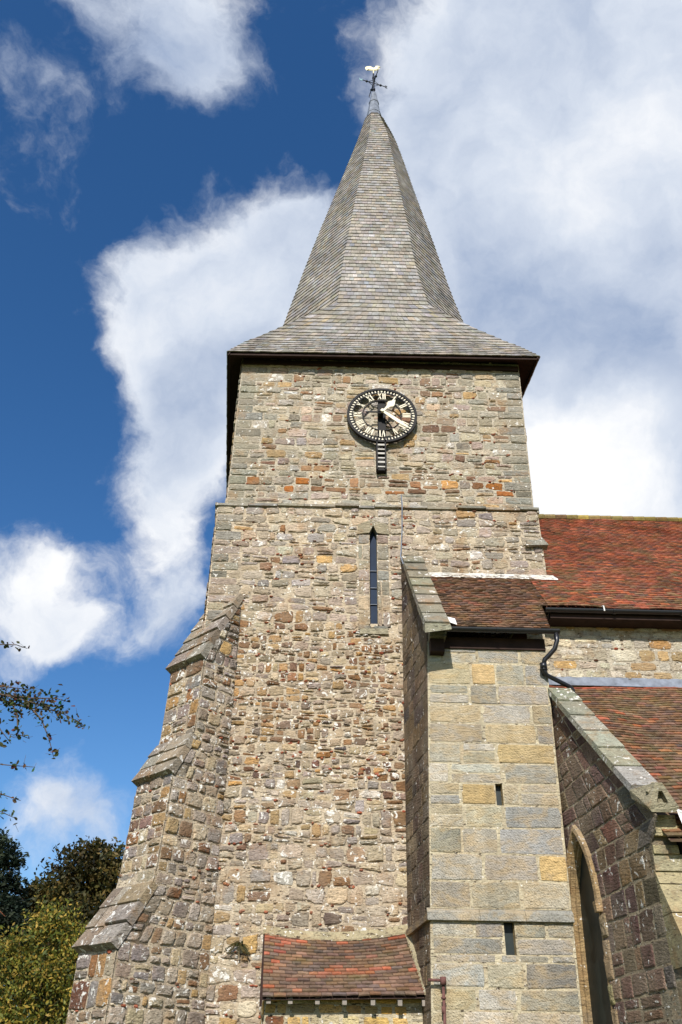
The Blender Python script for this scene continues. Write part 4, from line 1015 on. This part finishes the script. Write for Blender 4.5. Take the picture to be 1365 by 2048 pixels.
# cockerel silhouette, thick through the body
cp = [(-.33, .00), (-.36, .10), (-.35, .20), (-.28, .27), (-.18, .28), (-.10, .22), (-.05, .14), (.03, .13), (.10, .18), (.13, .27), (.12, .33), (.17, .31), (.18, .35), (.22, .31), (.25, .34), (.27, .28), (.33, .23), (.27, .21), (.27, .12), (.24, .03), (.15, -.06), (.05, -.09), (-.08, -.09), (-.18, -.06), (-.26, -.03), (-.30, -.06)]
mb = MB(); cz = 38.02; m = len(cp)
cx_, cy_ = .0, .07
ring = lambda s, d: [(vx+cx_+(x-cx_)*s, vy+d, cz+cy_+(z-cy_)*s) for x, z in cp]
vs = ring(1, 0)+ring(.72, -.035)+ring(.72, .035)
fs = [(i, (i+1) % m, m+(i+1) % m, m+i) for i in range(m)]+[(i, (i+1) % m, 2*m+(i+1) % m, 2*m+i) for i in range(m)]+[tuple(range(m, 2*m)), tuple(range(2*m, 3*m))]
mb.add(vs, fs); mb.build('cockerel', M_GOLD, vane)

# ================================================================== SMALL FITTINGS
mb = MB(); mb.tube([(1.66, 15.93, 12.98), (1.655, 15.75, 12.62), (1.65, 15.72, 12.52), (1.65, 15.775, 12.40), (1.635, 15.78, 11.9), (1.60, 15.78, 11.36), (1.575, 15.70, 11.2), (1.60, 15.4, 10.82)], .014, 6)
tag(mb.build('lightning_conductor', M_LEAD, None, True), 'thin grey conductor strip running down the tower to the turret coping', 'cable')
mb = MB(); mb.tube([(1.60, 13.90, 2.95), (1.80, 13.90, 2.945)], .020, 8); mb.tube([(1.815, 13.88, 2.99), (1.815, 13.88, 2.89)], .045, 12)
mb.tube([(1.815, 13.89, 2.92), (1.80, 13.90, 0)], .022, 8); mb.tube([(1.812, 13.89, 2.74), (1.811, 13.89, 2.71)], .036, 10); mb.tube([(1.808, 13.90, 2.62), (1.806, 13.90, 2.53)], .032, 10)
tag(mb.build('iron_pipe', M_RUST, None, True), 'thin rusty iron pipe on the lower left of the stair turret', 'pipe')

# ================================================================== VEGETATION
def leafcloud(mb, cents, n, size, cols, rg, shell=.55, flat=1.0, up=.3):
    """n small bent leaf-clump faces spread in ellipsoids (x,y,z,rx,ry,rz)"""
    vol = np.array([c[3]*c[4]*c[5] for c in cents])**.72; vol /= vol.sum()
    for c, k in zip(cents, (vol*n).astype(int)):
        tint = rg.normal()*.2
        d = rg.normal(size=(k, 3)); d /= np.linalg.norm(d, axis=1)[:, None]
        r = (shell+(1-shell)*rg.random(k))**.8*(1+.10*rg.normal(size=k))
        # lumpy sub clusters
        ph = rg.random(6)*7
        r *= 1+.16*np.sin(d[:, 0]*5+ph[0])*np.sin(d[:, 1]*5+ph[1])+.12*np.sin(d[:, 2]*9+ph[2]+d[:, 0]*6)
        p = d*r[:, None]*np.array(c[3:6])+np.array(c[:3])
        a = rg.normal(size=(k, 3)); a[:, 2] *= flat; a /= np.linalg.norm(a, axis=1)[:, None]
        b = np.cross(a, rg.normal(size=(k, 3))); b /= np.linalg.norm(b, axis=1)[:, None]; b[:, 2] *= flat
        s = size*(.6+.8*rg.random(k))[:, None]
        V4 = np.stack([p-a*s, p-b*s*.45, p+a*s, p+b*s*.45], 1).reshape(-1, 3)
        o = mb.cnt; mb.v.append(V4); mb.cnt += 4*k
        mb.f += [(o+4*i, o+4*i+1, o+4*i+2, o+4*i+3) for i in range(k)]; mb.mi += [0]*k
        cc = np.array([srgb(*q) for q in cols])[rg.integers(0, len(cols), k)]*(1+tint+.22*rg.normal(size=(k, 1)))
        cc = np.clip(cc, .004, 1); cc = np.concatenate([cc, np.zeros((k, 1))], 1); mb.c += [tuple(q) for q in np.repeat(cc, 4, 0)]
def tree(name, label, base, height, cents, n, size, cols, seed, bark, trunk_r, group=None, **kw):
    rg = np.random.default_rng(seed); t = empty(name, base, label, 'tree', group)
    bx, by, _ = base; mb = MB()
    top = V(bx+.3, by, height*.8)
    mb.tube([V(bx, by, 0), V(bx+.1, by, height*.25), V(bx-.1, by, height*.5), top], [trunk_r, trunk_r*.8, trunk_r*.55, trunk_r*.15], 10)
    for c in cents:
        h = min(max(c[2]-1.8, height*.2), height*.7); st = V(bx, by, h*.8)
        mb.tube([st, (st+V(*c[:3]))/2+V(0, 0, .3), V(*c[:3]), V(*c[:3])+rg.normal(size=3)*V(c[3], c[4], c[5])*.6], [trunk_r*.35, trunk_r*.22, trunk_r*.1, trunk_r*.04], 6)
    mb.build('trunk', bark, t, True)
    mb = MB(); leafcloud(mb, cents, n, size, cols, rg, **kw); mb.build('crown', M_LEAF, t)
    return t
rg = np.random.default_rng(3)
# dark oak behind, between pine and buttress
oc = [(-9.3, 36, 8.6, 1.3, 1.3, 1.15), (-8.2, 36.3, 8.4, 1.25, 1.2, 1.3), (-10.1, 36, 7.4, 1.4, 1.3, 1.3), (-8.5, 35, 6.2, 1.6, 1.4, 1.4), (-9.9, 35.3, 5.2, 1.5, 1.5, 1.3), (-7.2, 36, 6.3, 1.4, 1.4, 1.6), (-10.8, 36.4, 6.0, 1.0, 1.2, 1.2), (-8.2, 35.4, 4.2, 1.9, 1.6, 1.5), (-10.6, 36, 3.4, 1.8, 1.6, 1.5), (-7.0, 36, 3.6, 1.5, 1.5, 1.7), (-8.9, 36, 9.4, .65, .6, .5), (-10.9, 36.2, 7.5, 1.0, 1.0, .9), (-11.6, 36.2, 6.2, 1.1, 1.0, 1.0)]
tree('oak_tree', 'bronze green oak with rounded crown behind the left buttress', (-8.9, 36, 0), 9.2, oc, 52000, .10, [(70, 66, 30), (84, 74, 34), (58, 60, 28), (96, 80, 38), (48, 52, 26)], 31, M_BARK, .32, shell=.35)
pc = [(-12.5, 34, 9.1, 1.0, 1.0, .65), (-11.7, 34, 8.6, .7, .7, .45), (-11.6, 34, 7.8, .8, .8, .45), (-13.3, 34, 8.0, 1.3, 1.2, .7), (-11.6, 34, 7.1, 1.0, 1.0, .45), (-12.8, 33.6, 6.7, 1.3, 1.1, .6), (-10.9, 33.5, 6.4, 1.0, 1.0, .5), (-12.0, 33.6, 5.7, 1.3, 1.1, .55), (-13.4, 34, 5.2, 1.5, 1.2, .7), (-11.2, 33.6, 4.9, 1.2, 1.1, .6), (-12.6, 33.6, 4.0, 1.5, 1.2, .7), (-11.2, 34, 3.2, 1.4, 1.3, .8), (-13.6, 34, 2.8, 1.5, 1.3, .9)]
tree('pine_tree', 'dark blue green pine with layered boughs at the left edge', (-12.7, 34.3, 0), 9.6, pc, 40000, .10, [(38, 52, 40), (30, 44, 34), (48, 60, 44), (26, 36, 30), (56, 64, 44)], 32, M_PBARK, .26, shell=.25, flat=.5)
mb = None
yc = [(-6.2, 22, 4.7, .75, .8, .6), (-5.4, 22, 4.2, .7, .8, .6), (-6.9, 22, 4.1, .8, .8, .6), (-6.1, 21.6, 3.6, 1.0, .9, .6), (-7.4, 22, 3.2, .9, .9, .6), (-5.3, 21.8, 3.2, .7, .8, .6), (-6.5, 21.5, 2.7, 1.1, .9, .6), (-5.5, 21.8, 2.2, .9, .9, .6), (-7.5, 21.6, 2.2, 1.0, .9, .6), (-6.4, 21.6, 1.5, 1.3, 1.0, .7)]
tree('maple_tree', 'yellow green leafy small tree in front of the dark trees beside the buttress', (-6.3, 22, 0), 4.8, yc, 26000, .05, [(120, 116, 44), (104, 108, 42), (142, 126, 50), (78, 90, 38), (156, 130, 56), (58, 70, 32)], 33, M_BARK, .12, shell=.12)

# hawthorn at the left, its sprays hanging into view
haw = empty('hawthorn_tree', (-4.4, 6.3, 0), 'dark hawthorn sprays with tiny leaves hanging in from the left edge', 'tree')
rg = np.random.default_rng(9)
SPR = [[(-3.4, 6, 4.45), (-2.7, 6, 4.02), (-2.36, 6, 3.97), (-2.1, 6, 3.93), (-1.9, 6, 3.86), (-1.72, 6, 3.76)],
       [(-2.36, 6, 3.97), (-2.15, 6, 3.98), (-1.98, 6, 3.97), (-1.86, 6, 3.93)], [(-2.7, 6.02, 4.02), (-2.35, 6, 4.04), (-2.15, 6, 4.05)],
       [(-2.2, 6, 3.94), (-2.04, 6, 3.80), (-1.96, 6, 3.66), (-1.90, 6, 3.53)], [(-2.3, 6.02, 3.95), (-2.22, 6, 3.82), (-2.18, 6, 3.68), (-2.10, 6, 3.66)],
       [(-2.6, 6.05, 4.0), (-2.42, 6, 3.85), (-2.32, 6, 3.72), (-2.22, 6, 3.62)], [(-3.0, 6.1, 4.5), (-2.6, 6, 4.38), (-2.36, 6, 4.39), (-2.29, 6, 4.385)],
       [(-3.2, 6.1, 3.8), (-2.5, 6, 3.50), (-2.2, 6, 3.45), (-2.02, 6, 3.46)], [(-3.2, 6.1, 3.6), (-2.45, 6, 3.38), (-2.2, 6, 3.26), (-2.06, 6, 3.22)],
       [(-3.3, 6.1, 3.5), (-2.5, 6, 3.32), (-2.24, 6, 3.17), (-2.06, 6, 3.10)], [(-2.4, 6.03, 3.97), (-2.2, 6.05, 3.91), (-2.0, 6.05, 3.90), (-1.88, 6, 3.85)],
       [(-2.6, 6.05, 4.03), (-2.3, 6.1, 4.0), (-2.1, 6.1, 3.98)]]
DEN = [1, 1, 1, .5, .8, .9, .4, .4, .4, .5, 1, 1]
mbw, mbl = MB(), MB()
mbw.tube([(-4.4, 6.3, 0), (-4.35, 6.3, 1.5), (-4.5, 6.35, 2.8), (-4.3, 6.3, 4.4), (-4.5, 6.3, 5.6)], [.11, .09, .07, .05, .02], 10)
for y0_ in (4.45, 4.5, 3.8, 3.6, 3.5): mbw.tube([(-4.4, 6.3, y0_-.9), (-3.8, 6.2, y0_-.1), (-3.4 if y0_ > 4 else -3.2, 6.06, y0_)], [.05, .03, .014], 7)
for sp, dn in zip(SPR, DEN):
    P = [V(*p) for p in sp]; 
    for p in P: p[1] += rg.normal()*.03
    mbw.tube(P, list(np.linspace(.007, .002, len(P))), 5)
    for a, b in zip(P[:-1], P[1:]):
        Ls = np.linalg.norm(b-a)
        for q in range(int(Ls*150*dn)):
            if a[0] < -2.75 and rg.random() < .6: continue
            p = a+(b-a)*rg.random()+rg.normal(size=3)*V(.03, .035, .028)*(1.1 if dn > .8 else .5)
            dr = unit(rg.normal(size=3)+V(.4, 0, -.2)); sd = unit(np.cross(dr, rg.normal(size=3))); nn_ = np.cross(dr, sd); s = rg.uniform(.011, .022)
            if rg.random() < .25: mbw.tube([p, p+rg.normal(size=3)*.03], [.0015, .001], 3)
            leaf = [p-dr*s, p-dr*s*.3+sd*s*.55, p+dr*s*.5+sd*s*.6, p+dr*s+nn_*s*.3, p+dr*s*.5-sd*s*.6, p-dr*s*.3-sd*s*.55]
            mbl.add(leaf, [(0, 1, 2, 3), (0, 3, 4, 5)], (*[max(.004, c*(1+.3*rg.normal())) for c in srgb(*[(62, 66, 34), (52, 58, 30), (88, 70, 40), (70, 76, 42)][rg.integers(0, 4)])], 0))
for q in range(110):
    st = V(-4.4, 6.3, rg.uniform(2.2, 5.5)); dr = unit(V(rg.normal(), rg.normal(), rg.uniform(-.2, .9))); ln = rg.uniform(.5, 1.3)
    if st[0]+dr[0]*ln > -3.35: dr[0] = -abs(dr[0])
    md = st+dr*ln*.55+V(0, 0, .06); en = st+dr*ln+V(0, 0, -.12*ln)
    mbw.tube([st, md, en], [.016, .009, .003], 5)
    for k in range(60):
        t = rg.uniform(.2, 1); p = (st*(1-t)**2+2*t*(1-t)*md+en*t*t)+rg.normal(size=3)*.07
        d2 = unit(rg.normal(size=3)); sd = unit(np.cross(d2, rg.normal(size=3))); sz = rg.uniform(.014, .026)
        mbl.add([p-d2*sz, p+sd*sz*.6, p+d2*sz, p-sd*sz*.6], [(0, 1, 2, 3)], (*[max(.004, c*(1+.25*rg.normal())) for c in srgb(*[(62, 66, 34), (52, 58, 30), (78, 74, 40)][k % 3])], 0))
mbw.build('branches', plain('hawthorn twig', srgb(84, 70, 58), .8), haw, True); mbl.build('leaves', M_LEAF, haw)

# fern rooted in the tower wall
fern = MB(); rg = np.random.default_rng(12)
for k in range(26):
    a = rg.uniform(-1.25, 1.25); l = rg.uniform(.12, .22); b0_ = V(-1.30+rg.normal()*.04, 15.78, 3.60+rg.normal()*.015)
    out = V(sin(a), -.55, .35+rg.normal()*.2); pts = [b0_+out*l*t+V(0, 0, -.16*t*t) for t in (0, .35, .7, 1)]
    c = (*srgb(*[(70, 66, 34), (96, 84, 44), (58, 62, 32)][k % 3]), 0)
    for p, q in zip(pts[:-1], pts[1:]):
        d = unit(q-p); s = unit(np.cross(d, (0, 1, .3)))*.017
        for j in range(3):
            m_ = p+(q-p)*j/3; fern.add([m_, m_+s+d*.012, m_+d*.022], [(0, 1, 2)], c); fern.add([m_, m_-s+d*.012, m_+d*.022], [(0, 1, 2)], c)
        fern.add([p-s*.12, p+s*.12, q+s*.12, q-s*.12], [(0, 1, 2, 3)], c)
tag(fern.build('fern', M_LEAF), 'small brown green fern rooted in the tower wall left of the lean-to roof', 'plant')
